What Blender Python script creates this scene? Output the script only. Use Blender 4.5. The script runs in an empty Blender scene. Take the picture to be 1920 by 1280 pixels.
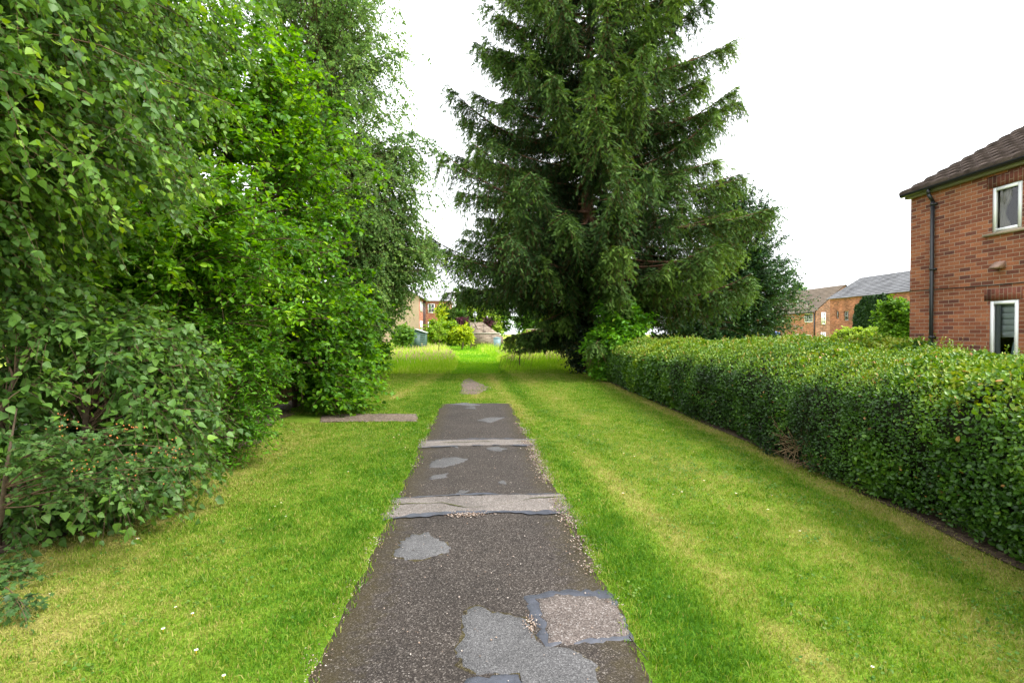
import bpy, math, random
import numpy as np
from mathutils import Vector

# ------------------------------------------------------------------ camera, world, sun, exposure
sc = bpy.context.scene
COL = sc.collection
R = math.radians
EYE = 1.65
F = 975.0 / 1920.0                      # focal length in picture widths
YAW, PITCH = R(4.16), R(0.88)
cd = bpy.data.cameras.new('camera'); cam = bpy.data.objects.new('camera', cd); COL.objects.link(cam)
cd.sensor_width = 36; cd.lens = 36 * F; cd.clip_start = 0.05; cd.clip_end = 2000
cam.location = (0, 0, EYE); cam.rotation_euler = (R(90) - PITCH, 0, -YAW)
sc.camera = cam

SUN_EL, SUN_AZ = R(52), R(115)           # azimuth measured from +Y towards +X
wd = bpy.data.worlds.new('World'); sc.world = wd; wd.use_nodes = True
nt = wd.node_tree; nt.nodes.clear()
sky = nt.nodes.new('ShaderNodeTexSky'); sky.sky_type = 'NISHITA'; sky.sun_disc = False
sky.sun_elevation = SUN_EL; sky.sun_rotation = SUN_AZ; sky.dust_density = 4; sky.air_density = 1
hs = nt.nodes.new('ShaderNodeHueSaturation'); hs.inputs['Saturation'].default_value = 0.12
mx = nt.nodes.new('ShaderNodeMix'); mx.data_type = 'RGBA'; mx.inputs[0].default_value = 0.6
mx.inputs[7].default_value = (9.2, 9.5, 9.9, 1)      # the even cloud sheet of an overcast day
bg = nt.nodes.new('ShaderNodeBackground'); bg.inputs['Strength'].default_value = 0.10
wo = nt.nodes.new('ShaderNodeOutputWorld')
nt.links.new(sky.outputs[0], hs.inputs['Color']); nt.links.new(hs.outputs[0], mx.inputs[6])
nt.links.new(mx.outputs[2], bg.inputs[0]); nt.links.new(bg.outputs[0], wo.inputs[0])
sl = bpy.data.lights.new('sun', 'SUN'); sl.energy = 1.5; sl.angle = R(22); sl.color = (1, 0.96, 0.9)
so = bpy.data.objects.new('sun', sl); COL.objects.link(so)
so.rotation_euler = (R(90) - SUN_EL, 0, -SUN_AZ + math.pi)
so.rotation_euler = Vector((-math.sin(SUN_AZ) * math.cos(SUN_EL), -math.cos(SUN_AZ) * math.cos(SUN_EL), -math.sin(SUN_EL))).to_track_quat('-Z', 'Y').to_euler()
sc.view_settings.view_transform = 'Standard'; sc.view_settings.look = 'None'
sc.view_settings.exposure = 1.9; sc.view_settings.gamma = 1
sc.cycles.max_bounces = 7; sc.cycles.diffuse_bounces = 4; sc.cycles.glossy_bounces = 2
sc.cycles.transmission_bounces = 5; sc.cycles.transparent_max_bounces = 6
sc.cycles.caustics_reflective = False; sc.cycles.caustics_refractive = False

# ------------------------------------------------------------------ measuring helpers
cy, sy, cp, sp = math.cos(YAW), math.sin(YAW), math.cos(PITCH), math.sin(PITCH)
def ray(u, v):
    a, b = (u - 960) / 975.0, (640 - v) / 975.0
    f, z = cp + b * sp, -sp + b * cp
    return np.array((a * cy + f * sy, -a * sy + f * cy, z))
def gnd(u, v, z=0.0):
    r = ray(u, v); return np.array((0, 0, EYE)) + r * ((z - EYE) / r[2])
def atX(u, v, X):
    r = ray(u, v); return np.array((0, 0, EYE)) + r * (X / r[0])
def atY(u, v, Y):
    r = ray(u, v); return np.array((0, 0, EYE)) + r * (Y / r[1])
rng = np.random.default_rng(7)
import zlib
def reseed(t):
    global rng
    rng = np.random.default_rng(zlib.crc32(t.encode()))
def nrm(a): return a / np.maximum(np.linalg.norm(a, axis=-1, keepdims=True), 1e-9)
def _h(i, j, s):
    n = (i * 374761393 + j * 668265263 + s * 1442695041) & 0xffffffff
    n = ((n ^ (n >> 13)) * 1274126177) & 0xffffffff
    return ((n ^ (n >> 16)) & 0xffff) / 65535.0
def vnoise(x, y, s=0):
    x = np.asarray(x, float); y = np.asarray(y, float)
    xi = np.floor(x).astype(np.int64); yi = np.floor(y).astype(np.int64)
    fx = x - xi; fy = y - yi; fx = fx * fx * (3 - 2 * fx); fy = fy * fy * (3 - 2 * fy)
    a = _h(xi, yi, s) * (1 - fx) + _h(xi + 1, yi, s) * fx
    b = _h(xi, yi + 1, s) * (1 - fx) + _h(xi + 1, yi + 1, s) * fx
    return a * (1 - fy) + b * fy
def fbm(x, y, s=0, o=4):
    t = 0; a = .5; k = 1.0
    for i in range(o):
        t = t + a * vnoise(np.asarray(x) * k, np.asarray(y) * k, s + i * 17); a *= .5; k *= 2.03
    return t / (1 - .5 ** o)
def ss(e0, e1, x):
    t = np.clip((np.asarray(x, float) - e0) / (e1 - e0), 0, 1); return t * t * (3 - 2 * t)

# ------------------------------------------------------------------ object helpers
def tag(o, label=None, cat=None, group=None, kind=None):
    if label: o['label'] = label
    if cat: o['category'] = cat
    if group: o['group'] = group
    if kind: o['kind'] = kind
    return o
def empty(name, loc, label, cat, group=None):
    o = bpy.data.objects.new(name, None); o.empty_display_size = .2; COL.objects.link(o); o.location = [float(c) for c in loc]
    return tag(o, label, cat, group)
def origin_of(p):
    t = np.zeros(3)
    while p is not None:
        t = t + np.array(p.location); p = p.parent
    return t
def link_mesh(name, V, faces_flat, nper, mat, parent=None, loc=None, tint=None, smooth=False):
    """V (n,3) world; faces_flat: 1-D loop indices; nper: int or array of face sizes"""
    V = np.asarray(V, float)
    off = origin_of(parent) if parent is not None else (np.array(loc, float) if loc is not None else np.zeros(3))
    me = bpy.data.meshes.new(name); n = len(V)
    me.vertices.add(n); me.vertices.foreach_set('co', (V - off).astype(np.float32).ravel())
    ff = np.asarray(faces_flat, np.int32).ravel()
    if np.isscalar(nper): sizes = np.full(len(ff) // nper, nper, np.int32)
    else: sizes = np.asarray(nper, np.int32)
    me.loops.add(len(ff)); me.loops.foreach_set('vertex_index', ff)
    starts = np.concatenate(([0], np.cumsum(sizes)[:-1])).astype(np.int32)
    me.polygons.add(len(sizes)); me.polygons.foreach_set('loop_start', starts)
    try: me.polygons.foreach_set('loop_total', sizes)
    except Exception: pass
    if smooth: me.polygons.foreach_set('use_smooth', np.ones(len(sizes), bool))
    if tint is not None:
        a = me.attributes.new('tint', 'FLOAT', 'POINT'); a.data.foreach_set('value', np.asarray(tint, np.float32))
    me.update(calc_edges=True)
    if mat: me.materials.append(mat)
    o = bpy.data.objects.new(name, me); COL.objects.link(o)
    if parent is not None: o.parent = parent
    elif loc is not None: o.location = [float(c) for c in loc]
    return o
class MB:
    def __init__(s): s.v = []; s.f = []
    def add(s, vs, fs):
        b = len(s.v); s.v += [tuple(map(float, p)) for p in vs]; s.f += [[b + i for i in f] for f in fs]; return s
    def box(s, a, b):
        (x0, y0, z0), (x1, y1, z1) = np.minimum(a, b), np.maximum(a, b)
        return s.add([(x0,y0,z0),(x1,y0,z0),(x1,y1,z0),(x0,y1,z0),(x0,y0,z1),(x1,y0,z1),(x1,y1,z1),(x0,y1,z1)],
                     [(3,2,1,0),(4,5,6,7),(0,1,5,4),(1,2,6,5),(2,3,7,6),(3,0,4,7)])
    def quad(s, *p): return s.add(p, [tuple(range(len(p)))])
    def prism(s, poly, d):
        n = len(poly); d = np.array(d, float); P = [np.array(p, float) for p in poly]
        return s.add(P + [p + d for p in P], [tuple(range(n - 1, -1, -1)), tuple(range(n, 2 * n))] + [(i, (i + 1) % n, n + (i + 1) % n, n + i) for i in range(n)])
    def cyl(s, p, q, r0, r1=None, n=10):
        r1 = r0 if r1 is None else r1
        p = np.array(p, float); q = np.array(q, float); d = nrm(q - p)
        a = nrm(np.cross(d, (0, 0, 1) if abs(d[2]) < .9 else (1, 0, 0))); b = np.cross(d, a)
        ang = [2 * math.pi * k / n for k in range(n)]
        vs = [p + r0 * (a * math.cos(t) + b * math.sin(t)) for t in ang] + [q + r1 * (a * math.cos(t) + b * math.sin(t)) for t in ang]
        return s.add(vs, [(i, (i + 1) % n, n + (i + 1) % n, n + i) for i in range(n)] + [tuple(range(n - 1, -1, -1)), tuple(range(n, 2 * n))])
    def build(s, name, mat, parent=None, loc=None, smooth=False):
        return link_mesh(name, np.array(s.v), np.concatenate([np.array(f) for f in s.f]), [len(f) for f in s.f], mat, parent, loc, smooth=smooth)
def tube_arrays(A, B, ra, rb, n=5):
    A = np.asarray(A, float); B = np.asarray(B, float); m = len(A)
    ra = np.broadcast_to(ra, (m,)); rb = np.broadcast_to(rb, (m,))
    d = nrm(B - A); ref = np.where(np.abs(d[:, 2:3]) < .9, np.array([[0, 0, 1.]]), np.array([[1., 0, 0]]))
    a = nrm(np.cross(d, ref)); b = np.cross(d, a)
    t = np.arange(n) * 2 * np.pi / n; c = np.cos(t)[None, :, None]; s_ = np.sin(t)[None, :, None]
    ring = a[:, None] * c + b[:, None] * s_
    V = np.concatenate((A[:, None] + ring * ra[:, None, None], B[:, None] + ring * rb[:, None, None]), 1).reshape(-1, 3)
    i = np.arange(n); j = (i + 1) % n
    f = np.stack((i, j, n + j, n + i), 1)[None] + (np.arange(m) * 2 * n)[:, None, None]
    return V, f.reshape(-1)
def tubes(name, segs, mat, parent, n=5):
    """segs: list of (A,B,ra,rb)"""
    Vs = []; Fs = []; b = 0
    for A, B, ra, rb in segs:
        V, f = tube_arrays(A, B, ra, rb, n); Vs.append(V); Fs.append(f + b); b += len(V)
    return link_mesh(name, np.concatenate(Vs), np.concatenate(Fs), 4, mat, parent, smooth=True)

# ------------------------------------------------------------------ materials
def newmat(name):
    m = bpy.data.materials.new(name); m.use_nodes = True; m.node_tree.nodes.clear(); return m, m.node_tree
def N(t, typ, **kw):
    n = t.nodes.new(typ)
    for k, v in kw.items():
        if k in n.inputs.keys(): n.inputs[k].default_value = v
        else: setattr(n, k, v)
    return n
def ramp(t, stops):
    r = t.nodes.new('ShaderNodeValToRGB'); e = r.color_ramp.elements
    while len(e) < len(stops): e.new(.5)
    for el, (p, c) in zip(e, stops): el.position = p; el.color = (*c, 1)
    return r
def out(t, sh):
    o = t.nodes.new('ShaderNodeOutputMaterial'); t.links.new(sh, o.inputs['Surface'])
def plain(name, col, rough=.6, var=.15, scale=6, spec=.4, bump=0, metal=0):
    m, t = newmat(name); p = N(t, 'ShaderNodeBsdfPrincipled', Roughness=rough, Metallic=metal); p.inputs['Specular IOR Level'].default_value = spec
    tc = N(t, 'ShaderNodeTexCoord'); no = N(t, 'ShaderNodeTexNoise', Scale=scale, Detail=6.0, Roughness=.65)
    t.links.new(tc.outputs['Object'], no.inputs['Vector'])
    c = np.array(col); r = ramp(t, [(.3, tuple(c * (1 - var))), (.7, tuple(np.minimum(c * (1 + var), 1)))])
    t.links.new(no.outputs['Fac'], r.inputs[0]); t.links.new(r.outputs[0], p.inputs['Base Color'])
    if bump:
        b = N(t, 'ShaderNodeBump', Strength=bump, Distance=.01); t.links.new(no.outputs['Fac'], b.inputs['Height']); t.links.new(b.outputs[0], p.inputs['Normal'])
    out(t, p.outputs[0]); return m
def leafmat(name, stops, rough=.45, trans=.3, spec=.35, tcol=None):
    """stops: colour ramp over the per-leaf 'tint' value (species / age of leaf)"""
    m, t = newmat(name)
    a = N(t, 'ShaderNodeAttribute', attribute_name='tint'); r = ramp(t, stops); t.links.new(a.outputs['Fac'], r.inputs[0])
    p = N(t, 'ShaderNodeBsdfPrincipled', Roughness=rough + .08); p.inputs['Specular IOR Level'].default_value = spec * .7
    t.links.new(r.outputs[0], p.inputs['Base Color'])
    if trans > 0:
        h = N(t, 'ShaderNodeHueSaturation', Hue=.485, Saturation=1.1, Value=1.7); t.links.new(r.outputs[0], h.inputs['Color'])
        tr = N(t, 'ShaderNodeBsdfTranslucent'); t.links.new(h.outputs[0], tr.inputs['Color'])
        mixs = N(t, 'ShaderNodeMixShader', Fac=min(trans * 1.08, .5)); t.links.new(p.outputs[0], mixs.inputs[1]); t.links.new(tr.outputs[0], mixs.inputs[2])
        out(t, mixs.outputs[0])
    else: out(t, p.outputs[0])
    return m
def brickmat(name, axis, c1, c2, cdark, mortar, bw=.225, bh=.075, ms=.010, stain=.25, soldier=False):
    m, t = newmat(name); L = t.links
    tc = N(t, 'ShaderNodeTexCoord'); s = N(t, 'ShaderNodeSeparateXYZ'); c = N(t, 'ShaderNodeCombineXYZ')
    L.new(tc.outputs['Object'], s.inputs[0])
    L.new(s.outputs['Z' if soldier else ('Y' if axis == 'x' else 'X')], c.inputs['X']); L.new(s.outputs[('Y' if axis == 'x' else 'X') if soldier else 'Z'], c.inputs['Y'])
    b = N(t, 'ShaderNodeTexBrick', Scale=1.0); b.offset = .5
    b.inputs['Brick Width'].default_value = bw; b.inputs['Row Height'].default_value = bh; b.inputs['Mortar Size'].default_value = ms / 2
    b.inputs['Mortar Smooth'].default_value = .2; b.inputs['Bias'].default_value = 0
    b.inputs['Color1'].default_value = (0, 0, 0, 1); b.inputs['Color2'].default_value = (1, 1, 1, 1); b.inputs['Mortar'].default_value = (.5, .5, .5, 1)
    L.new(c.outputs[0], b.inputs['Vector'])
    r = ramp(t, [(0, cdark), (.16, tuple((np.array(cdark) + np.array(c1)) / 2)), (.3, c1), (.75, c2), (1, tuple(np.minimum(np.array(c2) * 1.2, 1)))])
    L.new(b.outputs['Color'], r.inputs[0])
    no = N(t, 'ShaderNodeTexNoise', Scale=40.0, Detail=4.0); L.new(tc.outputs['Object'], no.inputs['Vector'])
    n2 = N(t, 'ShaderNodeTexNoise', Scale=1.3, Detail=5.0); L.new(tc.outputs['Object'], n2.inputs['Vector'])
    def mul(a, fac_out, lo, hi):
        mr = N(t, 'ShaderNodeMapRange'); mr.inputs['From Min'].default_value = .3; mr.inputs['From Max'].default_value = .7
        mr.inputs['To Min'].default_value = lo; mr.inputs['To Max'].default_value = hi; L.new(fac_out, mr.inputs[0])
        v = N(t, 'ShaderNodeVectorMath', operation='SCALE'); L.new(a, v.inputs[0]); L.new(mr.outputs[0], v.inputs['Scale']); return v.outputs[0]
    col = mul(mul(r.outputs[0], no.outputs['Fac'], .8, 1.2), n2.outputs['Fac'], 1 - stain, 1 + stain * .6)
    mm = N(t, 'ShaderNodeMix', data_type='RGBA'); L.new(b.outputs['Fac'], mm.inputs[0]); L.new(col, mm.inputs[6]); mm.inputs[7].default_value = (*mortar, 1)
    p = N(t, 'ShaderNodeBsdfPrincipled', Roughness=.85); p.inputs['Specular IOR Level'].default_value = .2
    L.new(mm.outputs[2], p.inputs['Base Color'])
    inv = N(t, 'ShaderNodeMath', operation='SUBTRACT'); inv.inputs[0].default_value = 1; L.new(b.outputs['Fac'], inv.inputs[1])
    bp = N(t, 'ShaderNodeBump', Strength=.6, Distance=.006); L.new(inv.outputs[0], bp.inputs['Height']); L.new(bp.outputs[0], p.inputs['Normal'])
    out(t, p.outputs[0]); return m
def glassmat(name, tintc=(.92, .94, .94)):
    m, t = newmat(name); fr = N(t, 'ShaderNodeFresnel', IOR=1.6); g = N(t, 'ShaderNodeBsdfGlossy', Roughness=.02); tr = N(t, 'ShaderNodeBsdfTransparent')
    tr.inputs['Color'].default_value = (*tintc, 1); mi = N(t, 'ShaderNodeMixShader')
    t.links.new(fr.outputs[0], mi.inputs[0]); t.links.new(tr.outputs[0], mi.inputs[1]); t.links.new(g.outputs[0], mi.inputs[2]); out(t, mi.outputs[0]); return m
def speckle(name, stops, scale, rough=.85, moss=None, edge=None, big=None, bumpd=.004):
    """crushed-stone surface; moss: (colour, x-left edge, x-right edge, reach)"""
    m, t = newmat(name); L = t.links
    tc = N(t, 'ShaderNodeTexCoord')
    v = N(t, 'ShaderNodeTexVoronoi', Scale=scale, Randomness=1.0); L.new(tc.outputs['Object'], v.inputs['Vector'])
    sepc = N(t, 'ShaderNodeSeparateColor'); L.new(v.outputs['Color'], sepc.inputs[0])
    r = ramp(t, stops); L.new(sepc.outputs[0], r.inputs[0]); col = r.outputs[0]
    n1 = N(t, 'ShaderNodeTexNoise', Scale=1.7, Detail=8.0, Roughness=.7); L.new(tc.outputs['Object'], n1.inputs['Vector'])
    mr = N(t, 'ShaderNodeMapRange'); mr.inputs['From Min'].default_value = .3; mr.inputs['From Max'].default_value = .7
    mr.inputs['To Min'].default_value = .72; mr.inputs['To Max'].default_value = 1.25; L.new(n1.outputs['Fac'], mr.inputs[0])
    sc_ = N(t, 'ShaderNodeVectorMath', operation='SCALE'); L.new(col, sc_.inputs[0]); L.new(mr.outputs[0], sc_.inputs['Scale']); col = sc_.outputs[0]
    if moss:
        mc, xl, xr, reach = moss
        s = N(t, 'ShaderNodeSeparateXYZ'); L.new(tc.outputs['Object'], s.inputs[0])
        def edgef(x, sign):
            a = N(t, 'ShaderNodeMath', operation='SUBTRACT'); L.new(s.outputs['X'], a.inputs[0]); a.inputs[1].default_value = x
            b = N(t, 'ShaderNodeMath', operation='MULTIPLY'); L.new(a.outputs[0], b.inputs[0]); b.inputs[1].default_value = sign
            q = N(t, 'ShaderNodeMapRange'); q.inputs['From Min'].default_value = 0; q.inputs['From Max'].default_value = reach
            q.inputs['To Min'].default_value = 1; q.inputs['To Max'].default_value = 0; L.new(b.outputs[0], q.inputs[0]); return q.outputs[0]
        mxm = N(t, 'ShaderNodeMath', operation='MAXIMUM'); L.new(edgef(xl, 1), mxm.inputs[0]); L.new(edgef(xr, -1), mxm.inputs[1])
        n3 = N(t, 'ShaderNodeTexNoise', Scale=11.0, Detail=9.0, Roughness=.8); L.new(tc.outputs['Object'], n3.inputs['Vector'])
        ad = N(t, 'ShaderNodeMath', operation='MULTIPLY'); L.new(mxm.outputs[0], ad.inputs[0]); ad.inputs[1].default_value = .5
        ad2 = N(t, 'ShaderNodeMath', operation='ADD'); L.new(ad.outputs[0], ad2.inputs[0]); L.new(n3.outputs['Fac'], ad2.inputs[1])
        q = N(t, 'ShaderNodeMapRange'); q.inputs['From Min'].default_value = .66; q.inputs['From Max'].default_value = .95
        q.inputs['To Max'].default_value = .62; L.new(ad2.outputs[0], q.inputs[0])
        mm = N(t, 'ShaderNodeMix', data_type='RGBA'); L.new(q.outputs[0], mm.inputs[0]); L.new(col, mm.inputs[6]); mm.inputs[7].default_value = (*mc, 1); col = mm.outputs[2]
    p = N(t, 'ShaderNodeBsdfPrincipled', Roughness=rough); p.inputs['Specular IOR Level'].default_value = .3
    L.new(col, p.inputs['Base Color'])
    bp = N(t, 'ShaderNodeBump', Strength=.7, Distance=bumpd); L.new(v.outputs['Distance'], bp.inputs['Height']); L.new(bp.outputs[0], p.inputs['Normal'])
    out(t, p.outputs[0]); return m

BARK = plain('bark_brown', (.09, .065, .045), .9, .5, 14, .1, .8)
BARKR = plain('bark_spruce', (.13, .07, .045), .9, .45, 10, .1, .8)
BARKW = plain('bark_birch', (.38, .35, .31), .8, .5, 5, .2, .3)
TWIG = plain('twig_brown', (.12, .08, .05), .9, .3, 20, .1)
DEADTW = plain('dead_twigs', (.12, .065, .035), .9, .5, 3, .1)
WHITE = plain('white_plastic_frame', (.9, .9, .9), .35, .03, 4, .5)
WHITEP = plain('white_paint', (.75, .75, .73), .5, .06, 4)
BLACKP = plain('black_plastic', (.018, .019, .022), .35, .2, 6, .5)
DARK = plain('dark_interior', (.012, .012, .013), .9, .2, 3, .1)
CREAM = plain('cream_paint', (.33, .30, .23), .6, .12, 3)
GLASS = glassmat('window_glass')
# ------------------------------------------------------------------ leaf templates  (x across, y along, z up)
def two_half(w1, y1, w2, y2, fold=.07, tip=-.08):
    return (np.array([(0, 0, 0), (-w1, y1, fold), (-w2, y2, fold * .7), (0, 1, tip), (w2, y2, fold * .7), (w1, y1, fold)], float), np.array([(0, 3, 2, 1), (0, 5, 4, 3)]))
def tri_half(pts, fold, tip):
    k = len(pts); v = [(0, 0, 0)] + [(-x, y, fold * x * 2) for x, y in pts] + [(0, 1, tip)] + [(x, y, fold * x * 2) for x, y in pts[::-1]]
    return (np.array(v, float), np.array([tuple([0] + list(range(k + 1, 0, -1))), tuple([0] + list(range(2 * k + 1, k, -1)))]))
T_BIRCH = tri_half([(.26, .03), (.40, .24), (.27, .56), (.10, .84)], .07, -.06)
T_ELL = tri_half([(.16, .16), (.235, .42), (.19, .70), (.08, .90)], .16, -.12)
T_BROAD = tri_half([(.27, .12), (.39, .40), (.30, .72), (.12, .92)], .09, -.1)
T_DIA = (np.array([(0, 0, 0), (-.33, .45, .05), (0, 1, -.03), (.33, .45, .05)], float), np.array([(0, 3, 2, 1)]))
T_LOBE = (np.array([(0,0,0),(0,.45,.0),(0,1,-.05),(-.17,.18,.03),(-.48,.40,.05),(-.18,.45,.04),(-.40,.78,.03),(-.12,.75,.03),(.17,.18,.03),(.48,.40,.05),(.18,.45,.04),(.40,.78,.03),(.12,.75,.03)], float),
          np.array([(0,1,5,3),(3,5,4,4),(1,2,7,5),(5,7,6,6),(0,8,10,1),(8,9,10,10),(1,10,12,2),(10,11,12,12)]))
def _shoot():
    v = [(0, 0, 0)]; f = []
    K = 5
    for k in range(1, K + 1): v.append((0, k / K, 0))
    for k in range(K):
        for s in (-1, 1):
            w = .24 if k < K - 1 else .12
            v.append((s * w, min(k / K + .30, 1.08), .05)); f.append((k, len(v) - 1, k + 1) if s > 0 else (k + 1, len(v) - 1, k))
    return np.array(v, float), np.array(f)
T_SHOOT = _shoot()
def leaves(name, mat, P, D, Nn, size, tint, tmpl, parent=None, loc=None, width=1.0):
    v, f = tmpl
    if f.shape[1] == 4 and tmpl is T_LOBE:
        tri = []
        for q in f:
            tri.append((q[0], q[1], q[2]));
            if q[2] != q[3]: tri.append((q[0], q[2], q[3]))
        f = np.array(tri)
    P = np.asarray(P, float); D = nrm(np.asarray(D, float)); Rr = nrm(np.cross(D, Nn)); Nn = np.cross(Rr, D)
    n = len(P); size = np.broadcast_to(np.asarray(size, float), (n,))
    S = size[:, None, None]
    V = P[:, None] + S * (v[None, :, 0:1] * width * Rr[:, None] + v[None, :, 1:2] * D[:, None] + v[None, :, 2:3] * Nn[:, None])
    Fi = f[None] + (np.arange(n) * len(v))[:, None, None]
    T = np.repeat(np.broadcast_to(np.asarray(tint, float), (n,)), len(v))
    return link_mesh(name, V.reshape(-1, 3), Fi.reshape(-1), f.shape[1], mat, parent, loc, T)
def rv(n, s=1.0): return rng.normal(0, s, (n, 3))
def ell_tips(c, r, n, lo=.55, hi=1.0, up=-1.0):
    d = nrm(rv(n * 3)); d = d[d[:, 2] > up][:n]
    return np.array(c) + d * np.array(r) * (rng.uniform(lo ** 2, hi ** 2, (len(d), 1)) ** .5)
def bez(P0, P1, P2, t):
    t = t[..., None]; return (1 - t) ** 2 * P0 + 2 * t * (1 - t) * P1 + t * t * P2
def plant(name, label, cat, base, trunk, tr, tips, leafm, barkm, tmpl, lsize, ntw=12, twl=.4, nleaf=10, droop=-.2, curv=.4, tmin=.35,
          hang=.3, lift=.25, spread=.8, group=None, keep=None, tint=(.2, .9), tw_r=.003, br_r=.012, upn=1.0, width=1.0, origin_k=.75, crown_name='crown', topbright=0.0, twigs=True, trunkname='trunk', limbm=None):
    """tree or shrub: trunk polyline(s) > limbs bent towards the tips > twigs > alternate leaves"""
    reseed(label); root = empty(name, base, label, cat, group)
    base = np.array(base, float); tips = np.asarray(tips, float); M = len(tips)
    trunk = [np.asarray(p, float) for p in (trunk if isinstance(trunk, list) else [trunk])]
    segs = []; pts = []
    for tp in trunk:
        k = len(tp); rr = tr * (1 - .85 * np.linspace(0, 1, k)); segs.append((tp[:-1], tp[1:], rr[:-1], rr[1:]))
        for i in range(k - 1):
            for q in np.linspace(0, 1, 6)[:-1]: pts.append(tp[i] * (1 - q) + tp[i + 1] * q)
    pts = np.array(pts); zt = pts[:, 2].max()
    # origin: a trunk point somewhat lower than the tip
    hor = np.linalg.norm(tips[:, None, :2] - pts[None, :, :2], axis=2)
    want = base[2] + (tips[:, 2:3] - base[2]) * origin_k
    cost = np.abs(pts[None, :, 2] - np.minimum(want, zt)) + .35 * hor
    O = pts[np.argmin(cost, 1)]
    mid = (O + tips) / 2; L = np.linalg.norm(tips - O, axis=1, keepdims=True)
    mid = mid + np.array([0, 0, 1.]) * L * lift + rv(M) * L * .08
    ns = 7; tt = np.linspace(0, 1, ns)
    path = bez(O[:, None], mid[:, None], tips[:, None], np.broadcast_to(tt, (M, ns)))
    rb = (br_r * (.4 + L[:, 0] / max(L.mean(), .01)))[:, None] * (1 - .8 * tt)[None]
    segs.append((path[:, :-1].reshape(-1, 3), path[:, 1:].reshape(-1, 3), rb[:, :-1].ravel(), rb[:, 1:].ravel()))
    # twigs
    t = tmin + (1 - tmin) * rng.uniform(0, 1, (M, ntw)) ** .8
    S = bez(O[:, None], mid[:, None], tips[:, None], t)
    tg = nrm(2 * (1 - t[..., None]) * (mid - O)[:, None] + 2 * t[..., None] * (tips - mid)[:, None])
    nt_ = M * ntw; S = S.reshape(-1, 3); tg = tg.reshape(-1, 3)
    d = nrm(tg * .7 + rv(nt_, spread * .6) + np.array([0, 0, droop]))
    ln = twl * rng.uniform(.5, 1.25, nt_)
    bt = rng.uniform(0, 1, (M, 1)).repeat(ntw, 1).ravel()             # one hue shift per limb
    j = (np.arange(nleaf) + .4) / nleaf
    s = ln[:, None] * j[None] * 1.0
    Pp = S[:, None] + d[:, None] * s[..., None] + np.array([0, 0, -1.]) * (curv * s ** 2 / np.maximum(twl, .05))[..., None]
    if twigs:
        e1 = S + d * ln[:, None] * .5 + np.array([0, 0, -1.]) * (curv * (ln * .5) ** 2 / twl)[:, None]
        e2 = S + d * ln[:, None] + np.array([0, 0, -1.]) * (curv * ln ** 2 / twl)[:, None]
        tA = np.concatenate((S, e1)); tB = np.concatenate((e1, e2))
    side = nrm(np.cross(d, np.array([0, 0, 1.]) + rv(nt_, .35)))
    sg = np.where(np.arange(nleaf) % 2 == 0, 1., -1.)
    ld = d[:, None] * .45 + side[:, None] * sg[None, :, None] * .75 + np.array([0, 0, -hang]) + rng.normal(0, .28, (nt_, nleaf, 3))
    nn = np.array([0, 0, upn]) + rng.normal(0, .45, (nt_, nleaf, 3))
    P = Pp.reshape(-1, 3) + rv(nt_ * nleaf, .012); ld = ld.reshape(-1, 3); nn = nn.reshape(-1, 3)
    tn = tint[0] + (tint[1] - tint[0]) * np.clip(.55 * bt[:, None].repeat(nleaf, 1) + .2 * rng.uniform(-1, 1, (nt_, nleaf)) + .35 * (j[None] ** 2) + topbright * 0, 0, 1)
    tn = tn.ravel(); sz = lsize * rng.uniform(.45, 1.25, len(P))
    ok = P[:, 2] > base[2] + .02
    if keep is not None: ok &= keep(P)
    if twigs:
        okt = tA[:, 2] > base[2]
        if keep is not None: okt &= keep(tB)
        segs.append((tA[okt], tB[okt], np.full(okt.sum(), tw_r), np.full(okt.sum(), tw_r * .6)))
    tubes(trunkname, segs[:len(trunk)], barkm, root, 8); tubes('branches', segs[len(trunk):], limbm or TWIG, root, 4)
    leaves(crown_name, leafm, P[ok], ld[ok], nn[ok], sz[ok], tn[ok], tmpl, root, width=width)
    return root
def trunkline(b, t, k=6, wob=.15):
    b = np.array(b, float); t = np.array(t, float); q = np.linspace(0, 1, k)[:, None]
    p = b + (t - b) * q; p[1:-1] += rv(k - 2) * wob * np.array([1, 1, .2]); return p
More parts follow.
